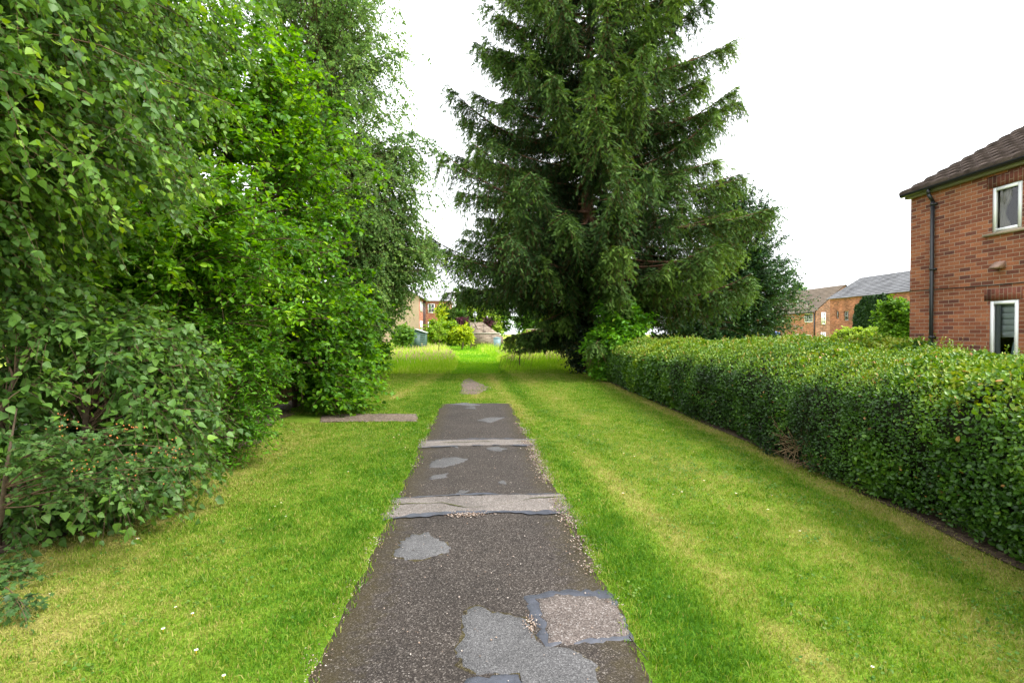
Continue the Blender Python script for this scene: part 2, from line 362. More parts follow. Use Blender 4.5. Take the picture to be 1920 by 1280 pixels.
#@SECTION ground
# ------------------------------------------------------------------ ground
XL, XR, YEND = -.80, .88, 12.28
def path_edge(y, side):
    return np.where(side < 0, XL + .10 * (fbm(y * 1.6, 3.1, 5) - .5) + .09 * (fbm(y * 7, 7.7, 6) - .5), XR + .11 * (fbm(y * 1.4, 8.3, 9) - .5) + .10 * (fbm(y * 7, 2.2, 3) - .5))
hx = np.array([2.6, 3.1, 3.62, 3.90, 4.08, 4.30, 4.45]); hy = np.array([.2, 1.6, 3.24, 6.3, 11., 16., 19.3])
def hedge_x(y): return np.interp(y, hy, hx)
def dryness(x, y):
    """0 = lush, 1 = straw"""
    d = .43 + .36 * (fbm(x * .9, y * .35, 11) - .5) + .40 * (fbm(x * 4, y * 3.2, 21) - .5) + .6 * (fbm(x * 15, y * 13, 23) - .5)
    sx = np.interp(y, [0, 2.5, 3.7, 6.2, 8, 12, 20], [1.7, 1.66, 1.58, 1.48, 1.25, .9, .6])
    k = .35 + .9 * fbm(x * .3, y * .9, 31)
    d = d - .03 + .46 * np.exp(-((x - sx) / .22) ** 2) * k
    d = d + .24 * np.exp(-((x - sx - 1.15) / .35) ** 2) * k
    d = d - .24 * np.exp(-((x - XR - .3) / .25) ** 2) - .20 * np.exp(-((x - XL + .25) / .3) ** 2)
    d = d + .36 * ss(-1.6, -2.9, x) * ss(13, 7, y)
    d = d + .40 * ss(.30, .0, hedge_x(y) - x)
    d = d + .5 * np.exp(-((x - .1) / .35) ** 2 - ((y - 13.6) / .9) ** 2)
    d = d + .28 * np.exp(-((x + 2.0 - .1 * (y - 14)) / .3) ** 2) * ss(12, 14, y)
    return np.clip(d, 0, 1)
GRASS_STOPS = [(0, (0.048, 0.1399, 0.00675)), (.25, (0.098, 0.2035, 0.01125)), (.5, (0.155, 0.2459, 0.021)), (.75, (0.235, 0.2565, 0.04875)), (1, (0.33, 0.2915, 0.09375))]
def groundmat():
    m, t = newmat('lawn_turf'); L = t.links
    a = N(t, 'ShaderNodeAttribute', attribute_name='tint'); tc = N(t, 'ShaderNodeTexCoord')
    n1 = N(t, 'ShaderNodeTexNoise', Scale=22.0, Detail=8.0, Roughness=.75); L.new(tc.outputs['Object'], n1.inputs['Vector'])
    m1 = N(t, 'ShaderNodeMath', operation='MULTIPLY_ADD'); L.new(n1.outputs['Fac'], m1.inputs[0]); m1.inputs[1].default_value = .7; m1.inputs[2].default_value = -.35
    ad = N(t, 'ShaderNodeMath', operation='ADD'); L.new(a.outputs['Fac'], ad.inputs[0]); L.new(m1.outputs[0], ad.inputs[1])
    r = ramp(t, GRASS_STOPS); L.new(ad.outputs[0], r.inputs[0])
    n2 = N(t, 'ShaderNodeTexNoise', Scale=60.0, Detail=4.0); L.new(tc.outputs['Object'], n2.inputs['Vector'])
    mr = N(t, 'ShaderNodeMapRange'); mr.inputs['From Min'].default_value = .3; mr.inputs['From Max'].default_value = .7; mr.inputs['To Min'].default_value = .45; mr.inputs['To Max'].default_value = 1.1
    L.new(n2.outputs['Fac'], mr.inputs[0]); v = N(t, 'ShaderNodeVectorMath', operation='SCALE'); L.new(r.outputs[0], v.inputs[0]); L.new(mr.outputs[0], v.inputs['Scale'])
    p = N(t, 'ShaderNodeBsdfPrincipled', Roughness=.9); p.inputs['Specular IOR Level'].default_value = .1; L.new(v.outputs[0], p.inputs['Base Color'])
    b = N(t, 'ShaderNodeBump', Strength=.8, Distance=.02); L.new(n2.outputs['Fac'], b.inputs['Height']); L.new(b.outputs[0], p.inputs['Normal'])
    out(t, p.outputs[0]); return m
# the big sheet to the horizon
MEAD = plain('meadow_soil', (.30, .38, .04), .95, .3, .8, .1, .5)
g = MB(); g.quad((-600, -60, -.012), (600, -60, -.012), (600, 900, -.012), (-600, 900, -.012)); o = g.build('ground', MEAD); tag(o, kind='structure')
# lawn: a fine grid
gx = np.arange(-5.2, 5.6, .08); gy = np.arange(-1, 29.0, .08)
GX, GY = np.meshgrid(gx, gy); GZ = .02 * (fbm(GX * .7, GY * .7, 2) - .5) - .004
onpath = ss(.12, -.02, np.maximum(np.maximum(XL - GX, GX - XR), GY - YEND)); GZ = GZ * (1 - onpath) - .010 * onpath
nxg, nyg = len(gx), len(gy)
idx = np.arange(nxg * nyg).reshape(nyg, nxg)
fq = np.stack((idx[:-1, :-1], idx[:-1, 1:], idx[1:, 1:], idx[1:, :-1]), -1).reshape(-1)
o = link_mesh('lawn', np.stack((GX, GY, GZ + .004), -1).reshape(-1, 3), fq, 4, groundmat(), tint=dryness(GX, GY).ravel(), smooth=True); tag(o, kind='structure')

# ------------------------------------------------------------------ path
ASPH = speckle('asphalt', [(0, (0.014, 0.010, 0.008)), (.5, (0.029, 0.023, 0.019)), (.8, (0.050, 0.041, 0.034)), (.94, (0.092, 0.078, 0.068)), (1, (0.163, 0.146, 0.129))], 150, moss=((.040, .030, .007), XL, XR, .45))
PATCH = speckle('grey_repair_asphalt', [(0, (0.045, 0.044, 0.045)), (.5, (0.078, 0.076, 0.077)), (.9, (0.112, 0.109, 0.109)), (1, (0.158, 0.158, 0.158))], 170)
SEAL = plain('bitumen_seal', (.052, .056, .070), .5, .35, 14, .4, .2)
CONC = speckle('concrete_band', [(0, (.085, .072, .064)), (.5, (.14, .12, .108)), (.9, (.185, .165, .15)), (1, (.27, .25, .23))], 130)
PANEL = speckle('gravel_panel', [(0, (0.050, 0.040, 0.035)), (.4, (0.097, 0.078, 0.068)), (.85, (0.144, 0.121, 0.108)), (1, (0.245, 0.223, 0.209))], 130)
SOILM = speckle('bare_soil', [(0, (0.058, 0.040, 0.029)), (.5, (0.115, 0.083, 0.061)), (.9, (0.158, 0.122, 0.094)), (1, (0.252, 0.216, 0.180))], 45)
MOSSR = speckle('mossy_tar', [(0, (.018, .013, .006)), (.5, (.040, .030, .008)), (.9, (.06, .05, .02)), (1, (.12, .1, .07))], 120)
MOSS = plain('moss_crack', (.055, .06, .012), .95, .5, 18, .1, .6)
py = np.arange(-1, YEND + .04, .06); l = path_edge(py, -1); r = path_edge(py, 1)
ncol = 22; q = np.linspace(0, 1, ncol)
PX = l[:, None] + (r - l)[:, None] * q; PYY = py[:, None] + 0 * PX
PYY = PYY - .16 * fbm(PX * 4, PX * 0 + 4.5, 3) * np.clip((PYY - YEND + .5) / .5, 0, 1) - .03 * (fbm(PX * 5, PX * 0 + 1.5, 3) - .5) * (PYY > YEND - .1)
def path_z(x, y): return .006 + .012 * (1 - np.clip(np.abs((x - .04) / .84), 0, 1) ** 2) + .010 * (fbm(x * 1.7, y * 1.3, 41) - .5)
PZ = path_z(PX, PYY); PZ[:, 0] -= .02; PZ[:, -1] -= .02
idx = np.arange(PX.size).reshape(PX.shape)
fq = np.stack((idx[:-1, :-1], idx[:-1, 1:], idx[1:, 1:], idx[1:, :-1]), -1).reshape(-1)
PATH = link_mesh('path', np.stack((PX, PYY, PZ), -1).reshape(-1, 3), fq, 4, ASPH, smooth=True); tag(PATH, kind='structure')
def z7(pts): return [(560 + a * 700 / 1659., 740 + b * 540 / 1280.) for a, b in pts]
def patchpoly(name, px, mat, dz, jit=.02, parent=PATH, world=None, flat=False):
    W = [gnd(*p)[:2] for p in px] if world is None else [np.array(p) for p in world]
    P = []
    for i in range(len(W)):
        a, b = W[i], W[(i + 1) % len(W)]; k = max(2, int(np.linalg.norm(b - a) / .03))
        for s in range(k): P.append(a + (b - a) * s / k)
    P = np.array(P); c = P.mean(0); n = len(P)
    j = (fbm(P[:, 0] * (14 if jit < .05 else 4), P[:, 1] * (14 if jit < .05 else 4), 51) - .5) * 3.2 * jit + .012 * rng.normal(0, 1, n)
    P = P + nrm(P - c) * j[:, None]
    rings = [P, c + (P - c) * .97, c + (P - c) * .75, c + (P - c) * .5, c + (P - c) * .25]
    V = []
    for k, rg in enumerate(rings):
        z = (path_z(rg[:, 0], rg[:, 1]) if not flat else .014 + 0 * rg[:, 0]) + (dz if k else -.004); V.append(np.column_stack((rg, z)))
    V.append(np.array([[c[0], c[1], (path_z(c[0], c[1]) if not flat else .014) + dz]])); V = np.concatenate(V)
    fs = []; sizes = []
    for k in range(4):
        for i in range(n):
            jn = (i + 1) % n; fs += [k * n + i, k * n + jn, (k + 1) * n + jn, (k + 1) * n + i]; sizes.append(4)
    for i in range(n): fs += [4 * n + i, 4 * n + (i + 1) % n, 5 * n]; sizes.append(3)
    return link_mesh(name, V, fs, sizes, mat, parent, smooth=True)
PT = [
 [(420,705),(440,665),(500,630),(575,622),(620,650),(680,680),(665,705),(600,730),(520,742),(440,730)],
 [(775,950),(820,955),(860,985),(940,985),(1010,1010),(1045,1080),(1090,1135),(1200,1140),(1260,1165),(1325,1215),(1330,1330),(1000,1330),(985,1268),(880,1258),(800,1258),(740,1240),(690,1180),(680,1130),(715,1090),(720,1010)],
 [(580,330),(585,300),(640,285),(700,283),(755,294),(690,320),(640,329)],
 [(578,384),(600,365),(665,355),(645,374)], [(888,396),(905,387),(926,390),(920,403)], [(695,450),(720,431),(757,435),(750,449)],
 [(838,243),(880,235),(922,245),(900,256),(850,254)], [(678,236),(710,226),(708,242)], [(788,118),(850,104),(917,104),(850,129)], [(728,62),(780,55),(790,68)], [(670,44),(740,38),(815,50),(760,54)]]
for p in PT[:2]:
    c_ = np.mean(p, 0); patchpoly('mossy_rim', z7([tuple(c_ + (np.array(q_) - c_) * 1.035) for q_ in p]), MOSSR, .002, .03)
for p in PT: patchpoly('repair_patch', z7(p), PATCH, .005, .022)
patchpoly('seal_patch', z7([(735,1278),(860,1262),(985,1258),(1000,1320),(735,1325)]), SEAL, .0045, .01)
patchpoly('seal_frame', z7([(1000,905),(1110,885),(1375,866),(1400,893),(1400,905),(1492,1088),(1480,1097),(1300,1118),(1105,1134),(1070,1110),(1050,1030)]), SEAL, .004, .012)
patchpoly('gravel_panel', z7([(1066,928),(1150,905),(1250,902),(1392,912),(1480,1080),(1300,1100),(1112,1116),(1085,1030)]), PANEL, .009, .012)
def band(y0, y1, name, edge):
    b = patchpoly(name, None, CONC, .007, .012, world=[(XL - .03, y0), (XR + .03, y0 + .05), (XR + .05, y1 + .03), (XL - .01, y1)])
    return b
band(4.70, 5.22, 'concrete_band', 0); band(7.55, 7.98, 'concrete_band', 0)
def strip(name, ys, w, mat, dz, seed):
    x = np.linspace(XL, XR, 60); yc = np.interp(x, np.linspace(XL, XR, len(ys)), ys) + .05 * (fbm(x * 7, x * 0, seed) - .5)
    ww = w * np.clip(2.2 * (fbm(x * 6, x * 0 + 3, seed + 1) - .5) + .5 + .4 * (fbm(x * 25, x * 0, seed + 2) - .5), .05, 1.4)
    V = np.concatenate((np.column_stack((x, yc - ww, path_z(x, yc) + dz)), np.column_stack((x, yc + ww, path_z(x, yc) + dz)))); n = len(x)
    f = [(i, i + 1, n + i + 1, n + i) for i in range(n - 1)]
    return link_mesh(name, V, np.array(f).ravel(), 4, mat, PATH)
strip('bitumen_edge', [4.62, 4.70, 4.72, 4.73, 4.69, 4.68], .055, SEAL, .011, 61); strip('bitumen_edge', [5.2, 5.24, 5.25, 5.22, 5.26], .03, SEAL, .011, 62)
strip('mossy_crack', [5.05, 5.02, 5.0, 4.85, 4.86, 4.98, 5.12, 5.13], .008, MOSS, .0125, 63)
strip('bitumen_edge', [7.52, 7.55, 7.54, 7.56, 7.54], .05, SEAL, .011, 64); strip('mossy_crack', [7.8, 7.79, 7.8, 7.78], .010, MOSS, .0125, 65); strip('bitumen_edge', [7.97, 8.0, 8.01, 8.0], .03, SEAL, .011, 66)
o = patchpoly('soil_patch', [(868,713),(880,709),(893,716),(904,722),(924,727),(906,734),(898,739),(860,740),(866,728)], SOILM, .004, .10, None, flat=True); tag(o, kind='structure')
o = patchpoly('gravel_strip', [(606,779),(670,776),(780,777),(784,784),(781,791),(670,791),(600,792)], SOILM, .004, .04, None, flat=True); tag(o, kind='structure')
# soil verges under hedge and trees
SOIL2 = speckle('hedge_soil', [(0, (0.038, 0.024, 0.015)), (.5, (0.075, 0.049, 0.032)), (.9, (0.112, 0.075, 0.053)), (1, (0.180, 0.135, 0.090))], 40)
yy = np.arange(.2, 22, .1); xe = hedge_x(yy) + .17 + .08 * (fbm(yy * 2, yy * 0, 71) - .5)
V = np.concatenate((np.column_stack((xe, yy, yy * 0 + .016)), np.column_stack((xe + 2.2, yy, yy * 0 + .016)))); n = len(yy)
o = link_mesh('hedge_bed', V, np.array([(i, n + i, n + i + 1, i + 1) for i in range(n - 1)]).ravel(), 4, SOIL2); tag(o, kind='structure')
yy = np.arange(-1, 21, .1); xe = np.interp(yy, [0, 3, 5, 8, 12, 21], [-3.3, -3.5, -3.3, -3.3, -3.9, -4.5]) + .5 * (fbm(yy * 1.3, yy * 0, 73) - .5)
V = np.concatenate((np.column_stack((xe, yy, yy * 0 + .016)), np.column_stack((xe * 0 - 12, yy, yy * 0 + .016)))); n = len(yy)
o = link_mesh('woodland_floor', V, np.array([(i, i + 1, n + i + 1, n + i) for i in range(n - 1)]).ravel(), 4, SOIL2); tag(o, kind='structure')

# ------------------------------------------------------------------ grass blades
GR = leafmat('grass_blade', GRASS_STOPS, .55, .30, .2)
def blades(P, h, w, tint, lean, name, mat, label=None):
    n = len(P); az = rng.uniform(0, 2 * np.pi, n); s = np.column_stack((np.cos(az), np.sin(az), 0 * az))
    la = rng.uniform(0, 2 * np.pi, n); ld = np.column_stack((np.cos(la), np.sin(la), 0 * la)) * (lean * rng.uniform(.2, 1.2, n))[:, None]
    up = np.array([0, 0, 1.])
    b0 = P - s * w[:, None] / 2; b1 = P + s * w[:, None] / 2
    m0 = P + (ld * .35 + up * .62) * h[:, None] - s * w[:, None] * .38; m1 = m0 + s * w[:, None] * .76
    tp = P + (ld * 1.0 + up * (1 - .25 * np.linalg.norm(ld, axis=1, keepdims=True))) * h[:, None]
    V = np.stack((b0, b1, m1, m0, tp), 1).reshape(-1, 3); k = np.arange(n)[:, None] * 5
    F_ = np.concatenate((k + np.array([0, 1, 2, 3]), k + np.array([3, 2, 4])), 1).ravel()
    sizes = np.tile([4, 3], n)
    o = link_mesh(name, V, F_, sizes, mat, tint=np.repeat(tint, 5)); tag(o, label, 'grass', kind='stuff'); return o
def scatter(n, x0, x1, y0, y1): return np.column_stack((rng.uniform(x0, x1, n), rng.uniform(y0, y1, n), np.zeros(n)))
Ps = []; Hs = []; Ws = []
for (n, y0, y1, h, w) in ((250000, 1.9, 4.6, .040, .0052), (200000, 4.6, 8.5, .042, .0072), (170000, 8.5, 14, .045, .010), (120000, 14, 23.2, .05, .016)):
    P = scatter(n, -4.4, 4.6, y0, y1); P = P[P[:, 0] < P[:, 1] * 1.2 + .3]
    P = P[P[:, 0] > -P[:, 1] * .98 - .3]
    Ps.append(P); Hs.append(np.full(len(P), h)); Ws.append(np.full(len(P), w))
P = np.concatenate(Ps); H = np.concatenate(Hs); W = np.concatenate(Ws)
D = dryness(P[:, 0], P[:, 1])
edge = np.where(P[:, 1] < YEND, np.maximum(path_edge(P[:, 1], -1) - P[:, 0], P[:, 0] - path_edge(P[:, 1], 1)), 1.)
edge = np.where(P[:, 1] >= YEND, np.maximum(np.maximum(XL - P[:, 0], P[:, 0] - XR), P[:, 1] - YEND + .05), edge)
ok = (edge > -.11 * rng.uniform(0, 1, len(P)) ** 2.5 * (.3 + 1.4 * fbm(P[:, 0] * 2 + 5, P[:, 1] * 2.5, 161))) & (rng.uniform(0, 1, len(P)) < 1.05 - .55 * D)
ok &= P[:, 0] < hedge_x(P[:, 1]) + .06 * rng.normal(0, 1, len(P)) + .21
lw = np.interp(P[:, 1], [0, 3, 5, 8, 12, 21], [-3.2, -3.4, -3.2, -3.2, -3.8, -4.4])
ok &= P[:, 0] > lw + .25 * rng.normal(0, 1, len(P))
cl, cr = gnd(884, 725), gnd(700, 784)
ok &= (((P[:, 0] - cl[0]) / .38) ** 2 + ((P[:, 1] - cl[1]) / 2.0) ** 2 > rng.uniform(.15, 1.5, len(P)))
ok &= ~((P[:, 0] > -3.9) & (P[:, 0] < gnd(783, 784)[0]) & (np.abs(P[:, 1] - cr[1]) < .42 + .05 * rng.normal(0, 1, len(P))))
P, H, W, D, edge = P[ok], H[ok], W[ok], D[ok], edge[ok]
tuft = fbm(P[:, 0] * 4, P[:, 1] * 4, 81)
H = H * .72 * (.45 + 1.1 * tuft) * (1 + .35 * (edge < .1)) * rng.uniform(.5, 1.3, len(P)) * (1 - .3 * D)
P[:, 2] = .004 + .02 * (fbm(P[:, 0] * .7, P[:, 1] * .7, 2) - .5)
T = np.clip(D + rng.normal(0, .24, len(P)) + .5 * (rng.uniform(0, 1, len(P)) < .06) - .30 * (tuft - .5), 0, 1)
blades(P, H, W, T, .9, 'grass', GR, 'mown green lawn with straw patches on both sides of the path')
#@SECTION meadow
# ------------------------------------------------------------------ meadow of tall grass beyond the lawn
MG = leafmat('meadow_grass_blade', [(0, (.08, .24, .012)), (.35, (.19, .37, .02)), (.6, (.34, .44, .06)), (.85, (.50, .48, .17)), (1, (.55, .43, .26))], .6, .35, .2)
def mow(x, y):   # mown way through the meadow, swinging left
    c = np.interp(y, [21, 26, 34, 45, 60], [.0, .25, .2, -.6, -2.0]); hw = np.interp(y, [21, 30, 60], [.95, 1.1, 1.5]); return np.abs(x - c) / hw
Ps = []; hs_ = []; ws_ = []
for (n, y0, y1, h, w) in ((75000, 21.3, 28, .55, .014), (60000, 28, 40, .62, .022), (50000, 40, 70, .7, .04)):
    P = scatter(n, -14 if y0 < 30 else -18, 14 if y0 < 30 else 16, y0, y1); Ps.append(P); hs_.append(np.full(n, h)); ws_.append(np.full(n, w))
P = np.concatenate(Ps); H = np.concatenate(hs_); W = np.concatenate(ws_)
mw = mow(P[:, 0], P[:, 1]) + .35 * (fbm(P[:, 0] * .8, P[:, 1] * .8, 91) - .5)
H = H * (.10 + .9 * ss(.85, 1.35, mw)) * (.2 + 1.1 * fbm(P[:, 0] * .6, P[:, 1] * .4, 92)) * rng.uniform(.4, 1.3, len(P)) * (.12 + .88 * ss(21.2, 27.5, P[:, 1] + 4.0 * (fbm(P[:, 0] * .8, P[:, 1] * .5, 93) - .5)))
H = np.where((mw < 1.1), np.maximum(H, .06), H)
T = np.clip(.36 + .8 * (fbm(P[:, 0] * .33, P[:, 1] * .22, 94) - .42) + rng.normal(0, .14, len(P)) - .25 * (mw < 1), 0, 1)
ok = H > .02
blades(P[ok], H[ok], W[ok] * np.where(mw[ok] < 1, 1.6, 1), T[ok], .5, 'meadow_grass', MG, 'tall pale meadow grass with seed heads beyond the lawn')
# seed heads
ok2 = (mw > 1.05) & (rng.uniform(0, 1, len(P)) < .08) & (H > .35)
Q = P[ok2].copy(); hh = H[ok2]; Q[:, 2] = hh * rng.uniform(.55, 1.0, len(Q))
SH = leafmat('seed_head', [(0, (.40, .36, .15)), (1, (.45, .30, .22))], .8, .3, .1)
o = leaves('seed_heads', SH, Q, np.array([0, 0, 1.]) + rv(len(Q), .3), rv(len(Q)), rng.uniform(.14, .3, len(Q)), rng.uniform(0, 1, len(Q)), T_DIA, width=.25); tag(o, 'pale pinkish seed heads above the long meadow grass', 'grass', kind='stuff')

# clover and small broad-leaved weeds in the turf
P = np.concatenate((scatter(26000, .95, 4.3, 2.2, 11), scatter(9000, -3.2, -.9, 2.2, 9))); cw = fbm(P[:, 0] * 2.2, P[:, 1] * 1.5, 151) * fbm(P[:, 0] * 9, P[:, 1] * 9, 152)
P = P[(cw > rng.uniform(.24, .42, len(P))) & (P[:, 0] < hedge_x(P[:, 1]) - .05)]; P[:, 2] = rng.uniform(.015, .035, len(P))
CLO = leafmat('clover_leaf', [(0, (.045, .12, .012)), (.6, (.08, .17, .022)), (1, (.15, .22, .05))], .5, .25, .3)
o = leaves('clover', CLO, P, np.column_stack((rng.normal(0, 1, (len(P), 2)), rng.normal(0, .25, len(P)))), np.array([0, 0, 1.]) + rv(len(P), .35), rng.uniform(.010, .024, len(P)), rng.uniform(0, 1, len(P)), T_BROAD, width=1.2); tag(o, 'clover and small broad weeds mixed into the lawn', 'clover', kind='stuff')
# chips and litter along the path edges
n = 20000
side = np.where(rng.uniform(0, 1, n) < .72, 1, -1); y = rng.uniform(1.6, 9.5, n)
x = np.where(side > 0, path_edge(y, 1) - .05 + rng.normal(0, .055, n), path_edge(y, -1) + .03 + rng.normal(0, .04, n))
cl_ = fbm(y * 2.2, side * 3.0 + 9, 101); ok = cl_ > rng.uniform(.50, .80, n); x, y = x[ok], y[ok]
ex = rng.normal(0, 1, (420, 2)) * np.array([.09, .03]) + np.array(gnd(878, 970)[:2]); ex2 = rng.normal(0, 1, (140, 2)) * np.array([.02, .05]) + np.array(gnd(996, 1178)[:2])
dead = np.column_stack((rng.uniform(-3.1, -.2, 130), rng.uniform(2.4, 9, 130)))
sc3 = np.column_stack((rng.uniform(XL + .1, XR - .1, 500), rng.uniform(2, 9, 500) ** 1.0))
XY = np.concatenate((np.column_stack((x, y)), ex, ex2, sc3))
LM = leafmat('chip_litter', [(0, (.08, .055, .04)), (.3, (.18, .125, .09)), (.6, (.28, .21, .165)), (1, (.44, .39, .35))], .85, 0, .2)
Pz = path_z(XY[:, 0], XY[:, 1]) + .012
o = leaves('litter', LM, np.column_stack((XY, Pz)), np.column_stack((rng.normal(0, 1, (len(XY), 2)), rng.normal(0, .2, len(XY)))), np.array([0, 0, 1.]) + rv(len(XY), .35), rng.uniform(.005, .016, len(XY)) * np.interp(XY[:, 1], [1.5, 4.5], [.55, 1]), rng.uniform(0, 1, len(XY)), T_BROAD); tag(o, 'tan and pink chips of litter along the path edges', 'litter', kind='stuff')
m = MB(); a, b = gnd(1180, 1203), gnd(1214, 1245); m.cyl((a[0], a[1], .03), (b[0], b[1], .022), .0035, .002, 6); m.cyl(((a[0] * .5 + b[0] * .5), (a[1] + b[1]) / 2, .026), (b[0] + .03, b[1] + .05, .03), .002, .001, 5)
o = m.build('stick', plain('dark_stick', (.03, .022, .018), .8)); tag(o, 'thin dark stick lying at the right path edge by the gravel panel', 'stick')
# daisies
PET = plain('daisy_white', (.85, .85, .83), .6, .03); YEL = plain('daisy_yellow', (.6, .4, .02), .7, .1)
def daisy(loc):
    r_ = empty('daisy', loc, 'small white daisy open in the mown grass', 'daisy', 'daisies in the lawn'); m = MB()
    for k in range(10):
        t = k * math.pi * .2; c, s = math.cos(t), math.sin(t)
        m.quad((.003*c, .003*s, .03), (.011*c - .0035*s, .011*s + .0035*c, .031), (.0125*c, .0125*s, .0315), (.011*c + .0035*s, .011*s - .0035*c, .031))
    for i, v in enumerate(m.v): m.v[i] = tuple(np.array(v) + np.array(loc))
    m.build('petals', PET, r_); q = MB(); q.cyl(np.array(loc) + (0, 0, .0), np.array(loc) + (0, 0, .0335), .003, .0042, 8); q.build('flower_centre', YEL, r_); return r_
dl = [gnd(*p) for p in ((258,1016),(368,1228),(306,1187),(71,1126),(94,1118),(329,1144),(361,1157),(515,953),(527,947),(536,972),(505,978),(686,838),(760,842),(1636,1258),(1240,920),(1262,930),(1500,1000),(1320,905),(1440,960),(1180,812),(1140,790),(1210,770),(1250,830),(1080,840),(1300,850),(1380,930),(420,1275))]
dl = [d for d in dl] + [np.array((x, y, 0)) for x, y in np.column_stack((rng.uniform(1.1, 3.4, 34), rng.uniform(5, 14, 34)))] + [np.array((x, y, 0)) for x, y in np.column_stack((rng.uniform(-2.4, -1.0, 10), rng.uniform(4, 12, 10)))]
d0 = daisy(dl[0])
for p in dl[1:]:
    c = d0.copy(); COL.objects.link(c); c.location = [float(p[0]), float(p[1]), .005]; s = rng.uniform(.5, .95); c.scale = (s, s, s)
    for ch in d0.children:
        k = ch.copy(); COL.objects.link(k); k.parent = c
#@SECTION house
# ------------------------------------------------------------------ brick house on the right
WX, HY, HY0, EZ = 9.5, 10.72, -2.0, 4.62
HB = (WX + 3.6, 4.5, 0)
house = empty('brick_house', HB, 'two storey red brick house with brown tiled roof behind the clipped hedge', 'house')
BRX = brickmat('house_brick', 'x', (.255, .082, .044), (.33, .122, .060), (.135, .052, .04), (.38, .30, .225))
BRY = brickmat('house_brick_end', 'y', (.255, .082, .044), (.33, .122, .060), (.135, .052, .04), (.38, .30, .225))
SOLD = brickmat('soldier_course', 'x', (.17, .055, .038), (.24, .08, .05), (.10, .035, .028), (.30, .22, .16), .225, .075, .010, .2, True)
def holewall(y0, y1, z0, z1, X, holes, depth, sign=1):
    m = MB(); ys = sorted({y0, y1, *[h[0] for h in holes], *[h[1] for h in holes]}); zs = sorted({z0, z1, *[h[2] for h in holes], *[h[3] for h in holes]})
    for i in range(len(ys) - 1):
        for j in range(len(zs) - 1):
            yc, zc = (ys[i] + ys[i + 1]) / 2, (zs[j] + zs[j + 1]) / 2
            if any(h[0] < yc < h[1] and h[2] < zc < h[3] for h in holes): continue
            m.quad((X, ys[i + 1], zs[j]), (X, ys[i], zs[j]), (X, ys[i], zs[j + 1]), (X, ys[i + 1], zs[j + 1]))
    for a, b, c, d in holes:
        m.quad((X, a, c), (X, a, d), (X + depth, a, d), (X + depth, a, c)); m.quad((X, b, d), (X, b, c), (X + depth, b, c), (X + depth, b, d))
        m.quad((X, a, d), (X, b, d), (X + depth, b, d), (X + depth, a, d)); m.quad((X, b, c), (X, a, c), (X + depth, a, c), (X + depth, b, c))
    return m
u1, u2 = atX(1860.7, 353, WX), atX(1916, 428, WX); lo1, lo2 = atX(1855.5, 564, WX), atX(1910.6, 561, WX)
UH = (u2[1], u1[1], atX(1860.7, 437.5, WX)[2], u1[2]); LH = (lo2[1], lo1[1], 1.02, lo1[2])
extra = [(3.0, 4.4, 3.3, 4.3), (3.0, 4.4, 1.0, 2.25)]
w = holewall(HY0, HY, 0, EZ, WX, [UH, LH] + extra, .10); w.build('wall', BRX, house)
w = MB(); Xb = WX + 7.2; RX = WX + 3.6; RZ = EZ + .533 * 3.72
w.quad((WX, HY, 0), (Xb, HY, 0), (Xb, HY, EZ), (RX, HY, RZ - .12), (WX, HY, EZ)); w.build('gable_wall', BRY, house); w = MB(); w.quad((Xb, HY0, 0), (WX, HY0, 0), (WX, HY0, EZ), (RX, HY0, RZ - .12), (Xb, HY0, EZ)); w.build('gable_wall', BRY, house)
w = MB(); w.quad((Xb, HY0, 0), (Xb, HY, 0), (Xb, HY, EZ), (Xb, HY0, EZ)); w.build('rear_wall', BRX, house)
